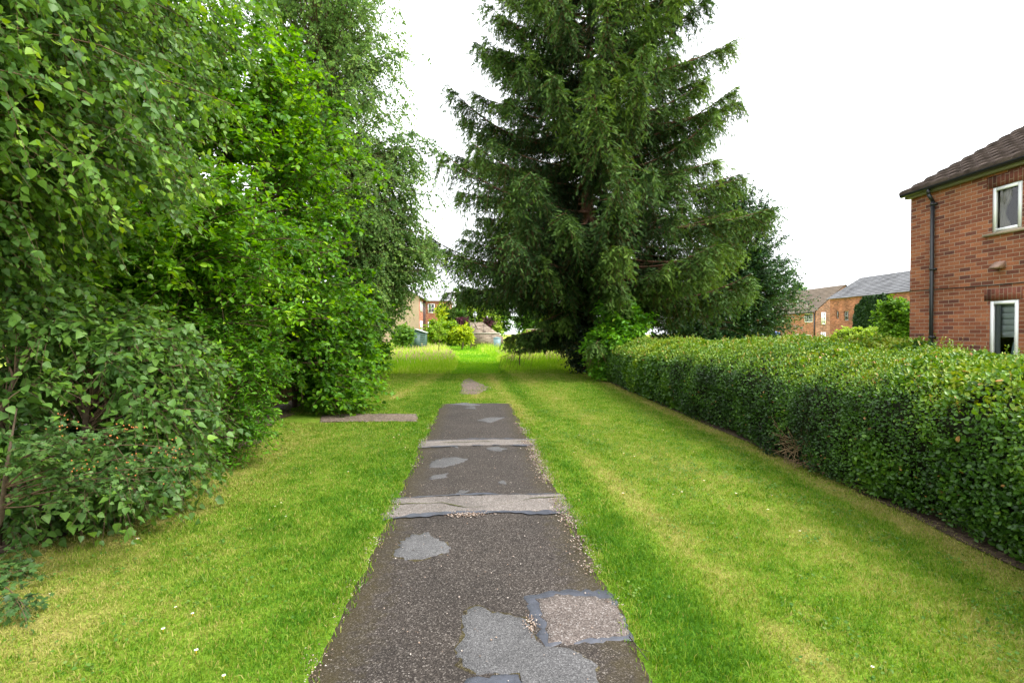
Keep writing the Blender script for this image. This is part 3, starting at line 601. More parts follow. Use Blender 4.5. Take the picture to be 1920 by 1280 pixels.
def win(H, X, root, sill=True, mull=False, fr=.06, curtain=None, blind=None, recess=.012, interior=True, frame_mat=WHITE):
    y0, y1, z0, z1 = H; m = MB(); a, b = X + recess, X + recess + .05
    m.box((a, y0, z0), (b, y0 + fr, z1)); m.box((a, y1 - fr, z0), (b, y1, z1)); m.box((a, y0 + fr, z0), (b, y1 - fr, z0 + fr)); m.box((a, y0 + fr, z1 - fr), (b, y1 - fr, z1))
    i = fr + .004; c, d = a - .012, a - .002
    if mull:
        ny, nz = mull
        for k in range(1, ny): yc = y0 + (y1 - y0) * k / ny; m.box((a + .01, yc - .02, z0 + fr), (b - .01, yc + .02, z1 - fr))
        for k in range(1, nz): zc = z0 + (z1 - z0) * k / nz; m.box((a + .012, y0 + fr, zc - .016), (b - .012, y1 - fr, zc + .016))
    else:
        # opening sash standing a little proud
        m.box((c, y0 + .02, z0 + .02), (d, y0 + fr + .012, z1 - .02)); m.box((c, y1 - fr - .012, z0 + .02), (d, y1 - .02, z1 - .02))
        m.box((c, y0 + fr + .012, z0 + .02), (d, y1 - fr - .012, z0 + fr + .012)); m.box((c, y0 + fr + .012, z1 - fr - .012), (d, y1 - fr - .012, z1 - .02))
    f = m.build('window', frame_mat, root)
    p = MB(); xg = X + recess + .03; p.quad((xg, y1 - fr, z0 + fr), (xg, y0 + fr, z0 + fr), (xg, y0 + fr, z1 - fr), (xg, y1 - fr, z1 - fr)); p.build('pane', GLASS, f)
    if interior:
        bx = MB(); xb = X + .1; xe = X + .9; e = .35
        bx.quad((xe, y1 + e, z0 - .1), (xe, y0 - e, z0 - .1), (xe, y0 - e, z1 + .1), (xe, y1 + e, z1 + .1))
        bx.quad((xb, y0 - e, z0 - .1), (xb, y0 - e, z1 + .1), (xe, y0 - e, z1 + .1), (xe, y0 - e, z0 - .1)); bx.quad((xb, y1 + e, z1 + .1), (xb, y1 + e, z0 - .1), (xe, y1 + e, z0 - .1), (xe, y1 + e, z1 + .1))
        bx.quad((xb, y0 - e, z1 + .1), (xb, y1 + e, z1 + .1), (xe, y1 + e, z1 + .1), (xe, y0 - e, z1 + .1)); bx.quad((xb, y1 + e, z0 - .1), (xb, y0 - e, z0 - .1), (xe, y0 - e, z0 - .1), (xe, y1 + e, z0 - .1))
        bx.build('interior', DARK, f)
    return f
STONE = plain('stone_sill', (.36, .29, .21), .8, .15, 12, .2, .3)
CURT = plain('curtain_cloth', (.55, .5, .42), .9, .1, 20); BLIND = plain('pale_blind', (.74, .82, .82), .8, .06, 3)
fu = win(UH, WX, house); m = MB(); m.box((WX - .06, UH[0] - .08, UH[2] - .05), (WX + .09, UH[1] + .12, UH[2] - .004)); m.build('sill', STONE, fu)
def drape(y0, y1, z0, z1, x, folds, mat, parent, pinch=0, name='curtain'):
    ny, nz = 40, 12; V = []
    for j in range(nz):
        q = j / (nz - 1); z = z0 + (z1 - z0) * q; pin = 1 - pinch * math.exp(-((q - .4) / .25) ** 2)
        for i in range(ny):
            s = i / (ny - 1); V.append((x + .03 * math.sin(s * folds * 6.283), y1 - (y1 - y0) * s * pin, z))
    f = [(j * ny + i, j * ny + i + 1, (j + 1) * ny + i + 1, (j + 1) * ny + i) for j in range(nz - 1) for i in range(ny - 1)]
    return link_mesh(name, np.array(V), np.array(f).ravel(), 4, mat, parent, smooth=True)
drape(UH[0] + .26, UH[1] - .04, UH[2] + .05, UH[3] - .03, WX + .11, 4, CURT, fu, .5)
fl = win(LH, WX, house); m = MB(); m.box((WX - .06, LH[0] - .08, LH[2] - .05), (WX + .09, LH[1] + .12, LH[2] - .004)); m.build('sill', STONE, fl)
b = MB()
for k in range(6): b.box((WX + .115 + .004 * (k % 2), LH[0] - .1, LH[3] - .12 - .11 * k), (WX + .122 + .004 * (k % 2), LH[1] + .1, LH[3] - .014 - .11 * k))
b.build('blind', BLIND, fl)
drape(LH[1] - .14, LH[1] + .02, LH[2], LH[3] - .02, WX + .075, 2, plain('grey_drape', (.40, .44, .45), .9, .05), fl)
m = MB(); yv = (LH[0] + LH[1]) / 2 - .02; m.cyl((WX + .22, yv, 1.04), (WX + .22, yv, 1.2), .05, .08, 12); m.cyl((WX + .22, yv, 1.2), (WX + .22, yv, 1.5), .08, .035, 12); m.build('vase', plain('blue_vase', (.35, .5, .52), .25, .1, 5), fl)
for e in extra: f = win(e, WX, house, mull=(2, 1)); m = MB(); m.box((WX - .06, e[0] - .08, e[2] - .05), (WX + .09, e[1] + .08, e[2] - .004)); m.build('sill', STONE, f)
m = MB(); m.box((WX - .004, LH[0] - .06, LH[3]), (WX + .1, LH[1] + .1, LH[3] + .215)); m.build('lintel', SOLD, house); m = MB(); m.box((WX - .004, UH[0] - .06, UH[3]), (WX + .1, UH[1] + .1, min(UH[3] + .215, EZ - .02))); m.build('lintel', SOLD, house)

# cable string along wall
A_ = atX(1700.6, 545.5, WX); B_ = atX(1920, 529, WX); m = MB(); ys = np.linspace(HY, 2, 14); zc = np.interp(ys, [B_[1], A_[1]], [B_[2], A_[2]]) - .012 * np.sin(np.linspace(0, 9, 14))
for i in range(13): m.cyl((WX - .008, ys[i], zc[i]), (WX - .008, ys[i + 1], zc[i + 1]), .007, None, 6)
m.build('cable', BLACKP, house)
# vent cowl
va = atX(1868, 497, WX); vb = atX(1886, 500, WX); y0, y1 = min(va[1], vb[1]), max(va[1], vb[1]); zt = atX(1876, 490, WX)[2]
m = MB(); m.prism([(WX, y0, zt), (WX - .03, y0, zt), (WX - .15, y0, zt - .10), (WX - .15, y0, zt - .125), (WX, y0, zt - .13)], (0, y1 - y0, 0)); m.build('vent_cowl', plain('terracotta_cowl', (.36, .23, .18), .7, .1), house)
# roof of pan tiles: every course is a waved sheet
ROOFM = plain('concrete_tile', (.075, .055, .046), .9, .55, 3.5, .15, .4)
def pantiles(name, xe, ze, xr, zr, y0, y1, mat, root, course=.33, pan=.30, amp=.045, thick=.05):
    L = math.hypot(xr - xe, zr - ze); nc = max(1, round(L / course)); n = int((y1 - y0) / (pan / 6)) + 1
    ys = np.linspace(y0, y1, n); dx, dz = (xr - xe) / L, (zr - ze) / L; nx, nz = -dz * np.sign(dx), abs(dx)
    Vs = []; Fs = []; b = 0
    for c in range(nc):
        s0 = L * c / nc - .04; s1 = L * (c + 1) / nc
        wv = amp * np.abs(np.sin((ys - y0) * math.pi / pan)) ** .7 + .006 * np.array([_h(np.int64(int((y_ - y0) / pan)), np.int64(c), 3) for y_ in ys])
        rows = []
        for s, hgt in ((s0, -.01), (s0, thick), (s1, .008)):
            rows.append(np.column_stack((xe + dx * s + nx * (hgt + wv * (hgt > -.005)), ys, ze + dz * s + nz * (hgt + wv * (hgt > -.005)))))
        Vs.append(np.concatenate(rows)); i = np.arange(n - 1)
        for k in range(2): Fs.append((np.stack((k * n + i, k * n + i + 1, (k + 1) * n + i + 1, (k + 1) * n + i), 1) + b).ravel())
        b += 3 * n
    return link_mesh(name, np.concatenate(Vs), np.concatenate(Fs), 4, mat, root)
XE = WX - .16
rf = pantiles('roof', XE, EZ + .05, RX, EZ + .05 + .533 * (RX - XE), HY0 - .1, HY + .08, ROOFM, house)
pantiles('rear_roof', Xb + .16, EZ + .05, RX, EZ + .05 + .533 * (RX - XE), HY0 - .1, HY + .08, ROOFM, house)
m = MB(); m.cyl((RX, HY0 - .1, RZ + .12), (RX, HY + .08, RZ + .12), .12, None, 12); m.build('ridge_tiles', ROOFM, rf)
m = MB(); m.prism([(WX - .10, HY0 - .05, EZ - .055), (WX - .10, HY0 - .05, EZ + .05), (WX - .08, HY0 - .05, EZ + .06), (WX - .08, HY0 - .05, EZ - .055)], (0, HY - HY0 + .1, 0)); m.box((WX - .079, HY0 - .05, EZ - .05), (WX - .002, HY + .05, EZ - .04))
m.build('fascia', CREAM, house)
m = MB(); pr = [(WX - .155 + .052 * math.cos(t), HY0 - .1, EZ + .045 + .06 * math.sin(t)) for t in np.linspace(math.pi, 2 * math.pi, 8)]; m.prism(pr + [(WX - .155 + .045 * math.cos(t), HY0 - .1, EZ + .04 + .05 * math.sin(t)) for t in np.linspace(2 * math.pi, math.pi, 8)], (0, HY - HY0 + .18, 0)); m.build('gutter', BLACKP, house)
dp = atX(1747, 520, WX - .06); m = MB(); yd = dp[1]; xd = WX - .06
m.cyl((WX - .155, yd, EZ + .0), (WX - .155, yd, EZ - .1), .036, None, 12); m.cyl((WX - .155, yd, EZ - .10), (xd, yd, EZ - .24), .036, None, 12); m.cyl((xd, yd, EZ - .24), (xd, yd, .1), .036, None, 12)
for z in (EZ - .28, 3.0, 1.6): m.cyl((xd, yd, z), (xd, yd, z - .05), .046, None, 12); m.box((xd, yd - .06, z - .045), (WX - .001, yd + .06, z - .005))
m.build('downpipe', BLACKP, house, smooth=False)
#@SECTION barn
# ------------------------------------------------------------------ barn with ivy, cottage, far houses
OBX = brickmat('old_brick', 'x', (.30, .098, .055), (.38, .145, .085), (.17, .065, .042), (.32, .24, .17), stain=.35)
OBY = brickmat('old_brick_end', 'y', (.26, .12, .075), (.34, .17, .11), (.14, .075, .055), (.34, .28, .2), stain=.35)
OBR = brickmat('orange_brick', 'x', (.33, .125, .068), (.41, .175, .10), (.22, .085, .052), (.34, .25, .18), stain=.3)
def slate(name, c, var): return plain(name, c, .7, var, 1.2, .3, .3)
SLATE = slate('slate_grey', (.12, .12, .128), .5); TILE = slate('brown_tile', (.135, .100, .072), .25); PALESL = slate('pale_slate', (.34, .33, .36), .15)
def courses(name, e0, e1, r0, r1, n, mat, root, th=.04):
    """stepped roof slope between an eave line e0-e1 and a ridge line r0-r1"""
    e0, e1, r0, r1 = map(lambda p: np.array(p, float), (e0, e1, r0, r1)); m = MB(); nn = nrm(np.cross(e1 - e0, r0 - e0)); nn = nn * np.sign(nn[2])
    for k in range(n):
        a, b = k / n, (k + 1) / n; p0, p1 = e0 + (r0 - e0) * a, e1 + (r1 - e1) * a; q0, q1 = e0 + (r0 - e0) * b, e1 + (r1 - e1) * b
        m.quad(p0, p1, p1 + nn * th, p0 + nn * th); m.quad(p0 + nn * th, p1 + nn * th, q1 + nn * th * .2, q0 + nn * th * .2)
    return m.build(name, mat, root)
BX, BY, BY0, BEZ, BRX_, BRZ = 34.1, 47.65, 22.0, 5.0, 37.4, 7.05
barn = empty('barn', (37.4, 35, 0), 'old brick barn with grey slate roof and ivy on its wall', 'barn')
hp = lambda u0, v0, u1, v1, X: (atX(u1, v1, X)[1], atX(u0, v0, X)[1], atX((u0 + u1) / 2, max(v0, v1), X)[2], atX((u0 + u1) / 2, min(v0, v1), X)[2])
bw = [hp(1568, 583, 1572.5, 597, BX), hp(1582, 583, 1590.8, 601, BX), hp(1564, 627, 1575, 640, BX)]
holewall(BY0, BY, 0, BEZ, BX, bw, .15).build('wall', OBX, barn)
m = MB(); m.quad((BX, BY, 0), (40.7, BY, 0), (40.7, BY, BEZ), (BRX_, BY, BRZ - .1), (BX, BY, BEZ)); m.build('gable_wall', OBY, barn); m = MB(); m.quad((40.7, BY0, 0), (BX, BY0, 0), (BX, BY0, BEZ), (BRX_, BY0, BRZ - .1), (40.7, BY0, BEZ)); m.build('gable_wall', OBY, barn); m = MB(); m.quad((40.7, BY0, 0), (40.7, BY, 0), (40.7, BY, BEZ), (40.7, BY0, BEZ)); m.build('rear_wall', OBX, barn)
courses('roof', (BX - .25, BY0 - .2, BEZ - .08), (BX - .25, BY + .25, BEZ - .08), (BRX_, BY0 - .2, BRZ), (BRX_, BY + .25, BRZ), 14, SLATE, barn)
courses('rear_roof', (40.95, BY0 - .2, BEZ - .08), (40.95, BY + .25, BEZ - .08), (BRX_, BY0 - .2, BRZ), (BRX_, BY + .25, BRZ), 14, SLATE, barn)
GREYF = plain('grey_timber_frame', (.35, .36, .35), .7, .2, 5)
for k, h_ in enumerate(bw): win(h_, BX, barn, mull=((1, 1), (2, 2), (3, 2))[k], fr=.07, recess=.1, frame_mat=GREYF if k < 2 else WHITEP)
CX, CY, CEZ, CRX, CRZ = 38.0, 55.4, 4.15, 41.35, 7.1
cot = empty('cottage', (41.3, 64, 0), 'orange brick cottage with brown tiled roof and white small-paned windows', 'house')
cw = [hp(1508, 587.5, 1524, 604, CX), hp(1509, 627, 1521.5, 639.5, CX), hp(1486, 626, 1497, 639, CX)]
holewall(CY, 76, 0, CEZ, CX, cw, .12).build('wall', OBR, cot)
m = MB(); m.quad((44.7, CY, 0), (44.7, 76, 0), (44.7, 76, CEZ), (44.7, CY, CEZ)); m.build('rear_wall', OBR, cot)
m = MB(); m.quad((CX, 76, 0), (44.7, 76, 0), (44.7, 76, CEZ), (CRX, 76, CRZ - .1), (CX, 76, CEZ)); m.build('gable_wall', OBY, cot); m = MB(); m.quad((44.7, CY, 0), (CX, CY, 0), (CX, CY, CEZ), (CRX, CY, CRZ - .1), (44.7, CY, CEZ)); m.build('gable_wall', OBY, cot)
courses('roof', (CX - .3, CY - .15, CEZ - .12), (CX - .3, 76.2, CEZ - .12), (CRX, CY - .15, CRZ), (CRX, 76.2, CRZ), 18, TILE, cot); courses('rear_roof', (45, CY - .15, CEZ - .12), (45, 76.2, CEZ - .12), (CRX, CY - .15, CRZ), (CRX, 76.2, CRZ), 18, TILE, cot)
for h_ in cw: win(h_, CX, cot, mull=(4, 3), fr=.1, recess=.03)
def winY(x0, x1, z0, z1, Y, root, nx=2, nz=3, fr=.1, fm=WHITE):
    m = MB(); a, b = Y - .05, Y - .004
    m.box((x0, a, z0), (x0 + fr, b, z1)); m.box((x1 - fr, a, z0), (x1, b, z1)); m.box((x0 + fr, a, z0), (x1 - fr, b, z0 + fr)); m.box((x0 + fr, a, z1 - fr), (x1 - fr, b, z1))
    for k in range(1, nx): xc = x0 + (x1 - x0) * k / nx; m.box((xc - .03, a + .01, z0 + fr), (xc + .03, b, z1 - fr))
    for k in range(1, nz): zc = z0 + (z1 - z0) * k / nz; m.box((x0 + fr, a + .012, zc - .03), (x1 - fr, b, zc + .03))
    f = m.build('window', fm, root); p = MB(); p.quad((x0 + fr, Y - .02, z0 + fr), (x1 - fr, Y - .02, z0 + fr), (x1 - fr, Y - .02, z1 - fr), (x0 + fr, Y - .02, z1 - fr)); p.build('pane', plain('dark_pane', (.03, .035, .04), .12, .2, 2, .6), f); return f
for (a, b, c, d) in ((1540, 585.6, 1547.5, 608), (1539, 623, 1547.5, 640)):
    p, q = atY(a, b, CY), atY(c, d, CY); winY(p[0], q[0], q[2], p[2], CY, cot)
m = MB(); m.box((CX - .34, CY - .15, CEZ - .22), (CX - .2, 76, CEZ - .13)); m.cyl((CX - .08, CY + .15, CEZ - .15), (CX - .08, CY + .15, 0), .06, None, 8); m.build('gutter', BLACKP, cot)
IVY = leafmat('ivy_leaf', [(0, (.008, .030, .008)), (.5, (.020, .065, .012)), (1, (.06, .12, .025))], .4, .15, .5)
def wall_ivy():
    n = 26000; ya, yb = atX(1604, 560, BX)[1], atX(1670, 560, BX)[1]
    y = rng.uniform(yb, ya, n); q = (ya - y) / (ya - yb); z = rng.uniform(.5, 4.92, n)
    lim = np.interp(z, [0, 2, 3.2, 4.2, 4.9], [.0, .0, .05, .14, .30]) + .08 * (fbm(z * 2, y * 0, 111) - .5); lr = np.interp(z, [0, 2, 3.5, 4.9], [.86, .93, 1.0, 1.0]) + .1 * (fbm(z * 2, y * 0 + 5, 112) - .5)
    ok = (q > lim) & (q < lr); y, z = y[ok], z[ok]; n = len(y); bulge = .08 + .5 * fbm(y * .9, z * .9, 113) * rng.uniform(.5, 1, n)
    P = np.column_stack((BX - bulge, y, z)); return leaves('ivy', IVY, P, np.array([-.3, 0, -.7]) + rv(n, .4), np.array([-1., 0, .5]) + rv(n, .4), rng.uniform(.12, .24, n), np.clip(rng.normal(.5, .25, n) + .5 * (fbm(y * .7, z * .7, 114) - .5), 0, 1), T_BIRCH, loc=(BX - .2, float((ya + yb) / 2), 0))
tag(wall_ivy(), 'dark green sheet of ivy climbing the barn wall up to its eaves', 'ivy')
# blue awning canopy in the yard
gp = atY(1432, 626, 36.); gaz = empty('gazebo', (gp[0], gp[1], 0), 'small blue gazebo canopy showing under the dark tree beyond the hedge', 'gazebo')
m = MB(); z = gp[2]; x0, x1, y0, y1 = gp[0] - .75, gp[0] + .75, gp[1] - .8, gp[1] + .8; zt_ = z + .12; ap = (gp[0], gp[1], zt_ + .22)
for p, q in (((x0, y0), (x1, y0)), ((x1, y0), (x1, y1)), ((x1, y1), (x0, y1)), ((x0, y1), (x0, y0))): m.quad((*p, zt_), (*q, zt_), ap); m.quad((*p, zt_ - .2), (*q, zt_ - .2), (*q, zt_), (*p, zt_))
m.build('canopy', plain('blue_canvas', (.12, .19, .5), .7, .15), gaz)
for p in ((x0, y0), (x1, y0), (x1, y1), (x0, y1)): m = MB(); m.cyl((*p, 0), (*p, zt_), .025, None, 8); m.build('leg', WHITEP, gaz)
# terrace of houses, left background
th = empty('terraced_house', (-10.5, 76, 0), 'red brick terraced house with white windows and pale slate roof across the meadow', 'house')
TX, TY, TY2, TZ = -7.4, 70.7, 78.5, 6.6
RB = brickmat('terrace_brick', 'x', (.34, .12, .07), (.40, .16, .095), (.24, .08, .052), (.36, .26, .2)); RBY = brickmat('terrace_brick_front', 'y', (.32, .13, .07), (.38, .17, .10), (.24, .09, .06), (.35, .27, .2))
REND = plain('buff_render', (.36, .27, .18), .85, .12, 1.5)
m = MB(); m.quad((TX, TY, 0), (TX, TY2, 0), (TX, TY2, TZ), (TX, TY, TZ)); m.build('wall', RB, th)
m = MB(); m.quad((-14, TY, 0), (TX, TY, 0), (TX, TY, TZ), (-10.7, TY, 8.6), (-14, TY, TZ)); m.build('gable_wall', REND, th)
m = MB(); m.quad((TX, TY2, 0), (-3.6, TY2, 0), (-3.6, TY2, TZ), (TX, TY2, TZ)); m.quad((-3.6, TY2, 0), (-3.6, 86, 0), (-3.6, 86, TZ), (-3.6, TY2, TZ)); m.quad((-14, 86, 0), (-14, TY, 0), (-14, TY, TZ), (-14, 86, TZ)); m.build('wing_wall', RBY, th)
courses('roof', (TX + .3, TY - .3, TZ - .1), (TX + .3, TY2, TZ - .1), (-10.7, TY - .3, 8.7), (-10.7, TY2 + 4, 8.7), 10, PALESL, th); courses('rear_roof', (-14.3, TY - .3, TZ - .1), (-14.3, 86, TZ - .1), (-10.7, TY - .3, 8.7), (-10.7, 86, 8.7), 10, PALESL, th)
courses('wing_roof', (TX, TY2 - .3, TZ - .1), (-3.3, TY2 - .3, TZ - .1), (-10.7, TY2 + 4, 8.7), (-3.3, TY2 + 4, 8.7), 10, PALESL, th)
def winX(X, y0, y1, z0, z1, root, n=3):
    m = MB(); m.box((X + .004, y0, z0), (X + .05, y1, z1)); f = m.build('window', WHITE, root); k = (y1 - y0) / n; p = MB()
    for i in range(n): p.quad((X + .054, y0 + k * i + .12, z0 + .12), (X + .054, y0 + k * (i + 1) - .12, z0 + .12), (X + .054, y0 + k * (i + 1) - .12, z1 - .12), (X + .054, y0 + k * i + .12, z1 - .12))
    p.build('pane', plain('sky_pane', (.5, .53, .55), .2, .1, 2, .6), f)
for z0, z1 in ((4.7, 6.1), (1.9, 3.4)): winX(TX, 72, 75.4, z0, z1, th); winY(-6.9, -5.9, z0, z1, TY2, th, 2, 2); winY(-5.2, -4.2, z0, z1, TY2, th, 2, 2)
m = MB(); m.cyl((TX + .08, 76.4, 6.4), (TX + .08, 76.4, 0), .07, None, 8); m.cyl((TX + .08, 78.3, 6.4), (TX + .08, 78.3, 0), .07, None, 8); m.cyl((TX + .35, TY - .3, TZ - .12), (TX + .35, TY2, TZ - .12), .08, None, 8); m.build('downpipe', BLACKP, th)
# white flat-roofed block
a, b = atY(824, 546, 92), atY(852.5, 546, 92); wb = empty('white_building', ((a[0] + b[0]) / 2, 95, 0), 'white flat roofed block showing above the garden hedge across the meadow', 'building')
m = MB(); m.box((a[0] - 2, 92, 0), (b[0], 99, a[2] - .3)); m.build('wall', plain('white_render', (.75, .74, .75), .8, .05, 1), wb); m = MB(); m.box((a[0] - 2.15, 91.85, a[2] - .3), (b[0] + .15, 99.15, a[2])); m.build('roof', plain('pale_roof', (.6, .6, .62), .7, .05), wb)
# stone garden wall in stepped pieces
RUB = brickmat('rubble_stone', 'y', (.20, .15, .11), (.28, .22, .17), (.12, .085, .065), (.27, .23, .19), .42, .16, .03, .4)
p0, p1 = atY(881, 604, 58), atY(927, 604, 58); sw = empty('stone_wall', ((p0[0] + p1[0]) / 2, 58, 0), 'tall rubble stone garden wall stepping down right of the yellow shrubs', 'wall')
zt1 = p0[2]; xm = atY(905, 604, 58)[0]
m = MB(); m.box((p0[0], 58, 0), (xm, 58.45, zt1)); m.prism([(xm, 58, 0), (p1[0] + 1, 58, 0), (p1[0] + 1, 58, atY(927, 632, 58)[2]), (xm, 58, zt1)], (0, .45, 0)); m.build('upper_wall', RUB, sw)
q0, q1 = atY(889, 625, 55.5), atY(936, 625, 55.5); m = MB(); m.box((q0[0], 55.5, 0), (q1[0], 55.9, q0[2])); lw_ = m.build('terrace_wall', RUB, sw)
m = MB(); m.box((q0[0] - .05, 55.45, q0[2] + .002), (q1[0] + .05, 55.95, q0[2] + .08)); m.build('coping', plain('stone_coping', (.48, .44, .38), .8, .2, 4), lw_)
r0, r1 = atY(988, 618, 56), atY(1036, 618, 56); bwl = empty('brick_garden_wall', ((r0[0] + r1[0]) / 2, 56, 0), 'low red brick garden wall with pale coping seen under the spruce', 'wall')
m = MB(); m.box((r0[0], 56, 0), (r1[0] + 3, 56.3, r0[2])); m.build('wall', RBY, bwl); m = MB(); m.box((r0[0] - .05, 55.95, r0[2] + .002), (r1[0] + 3.05, 56.35, r0[2] + .09)); m.build('coping', plain('pale_coping', (.55, .45, .4), .8, .1, 3), bwl)
# lanterns
def lantern(u, vt, vb, Y, label):
    a, b = atY(u, vt, Y), atY(u, vb, Y); h_ = a[2] - b[2]; x = a[0]; zt = a[2]; s = h_ * .42
    rt = empty('lantern_lamp', (x, Y, 0), label, 'lamp', 'lantern lamps by the garden wall')
    m = MB(); m.cyl((x, Y, 0), (x, Y, .5), .09, .06, 10); m.cyl((x, Y, .5), (x, Y, zt - h_), .045, .035, 10); m.cyl((x, Y, zt - h_ * 1.02), (x, Y, zt - h_), .03, s * .55, 8); m.build('post', BLACKP, rt)
    m = MB(); m.cyl((x, Y, zt - h_), (x, Y, zt - h_ * .38), s * .52, s * .9, 6); m.build('lamp_glass', plain('frosted_glass', (.8, .84, .86), .3, .03), rt)
    m = MB(); m.cyl((x, Y, zt - h_ * .38), (x, Y, zt - h_ * .08), s * 1.05, s * .22, 6); m.cyl((x, Y, zt - h_ * .08), (x, Y, zt), s * .14, s * .05, 6); m.build('lamp_cap', plain('pale_cap', (.45, .5, .55), .4, .1), rt)
lantern(890.5, 583, 595, 60, 'white glazed lantern on a black post above the stone wall')
lantern(913.5, 592, 597, 64, 'smaller distant white lantern beside the purple shrub right of the stone wall top')
# green shed
s0, s1 = atY(768, 632, 50), atY(797.5, 632, 50); sx0, sx1 = s0[0], s1[0]; zr_ = atY(779, 617.5, 50)[2]; ze_ = atY(797, 623, 50)[2]; xr_ = atY(779, 617.5, 50)[0]
shed = empty('garden_shed', ((sx0 + sx1) / 2, 51, 0), 'small dark green timber garden shed in the long grass left of the yellow shrubs', 'shed')
SHG = plain('green_boards', (.06, .11, .09), .7, .2, 5); m = MB(); m.prism([(sx0, 50, 0), (sx1, 50, 0), (sx1, 50, ze_), (xr_, 50, zr_ - .03), (sx0, 50, ze_)], (0, 2, 0))
for k in range(8): m.box((sx0 + .01, 49.98, .2 * k + .02), (sx1 - .01, 49.997, .2 * k + .17))
m.build('wall', SHG, shed)
m = MB(); m.prism([(sx0 - .1, 49.9, ze_ - .05), (xr_, 49.9, zr_ - .02), (sx1 + .1, 49.9, ze_ - .05), (sx1 + .1, 49.9, ze_ + .0), (xr_, 49.9, zr_ + .05), (sx0 - .1, 49.9, ze_ + .0)], (0, 2.2, 0)); m.build('roof', plain('pale_felt', (.4, .45, .42), .8, .1), shed)
m = MB(); m.box((sx0 + .35, 49.95, .05), (sx0 + 1.0, 49.975, 1.5)); m.build('door', plain('green_door', (.05, .095, .08), .6, .2), shed)
tb = atY(932, 634, 50); m = MB(); m.cyl((tb[0], 50, 0), (tb[0], 50, tb[2]), .3, .36, 14); m.cyl((tb[0], 50, tb[2]), (tb[0], 50, tb[2] + .06), .39, .36, 14); m.cyl((tb[0], 50, tb[2] + .06), (tb[0], 50, tb[2] + .12), .36, .1, 14); o = m.build('water_butt', plain('blue_grey_tub', (.16, .25, .27), .5, .1), loc=(tb[0], 50, 0)); tag(o, 'blue grey lidded tub in the grass below the stone wall', 'tub')
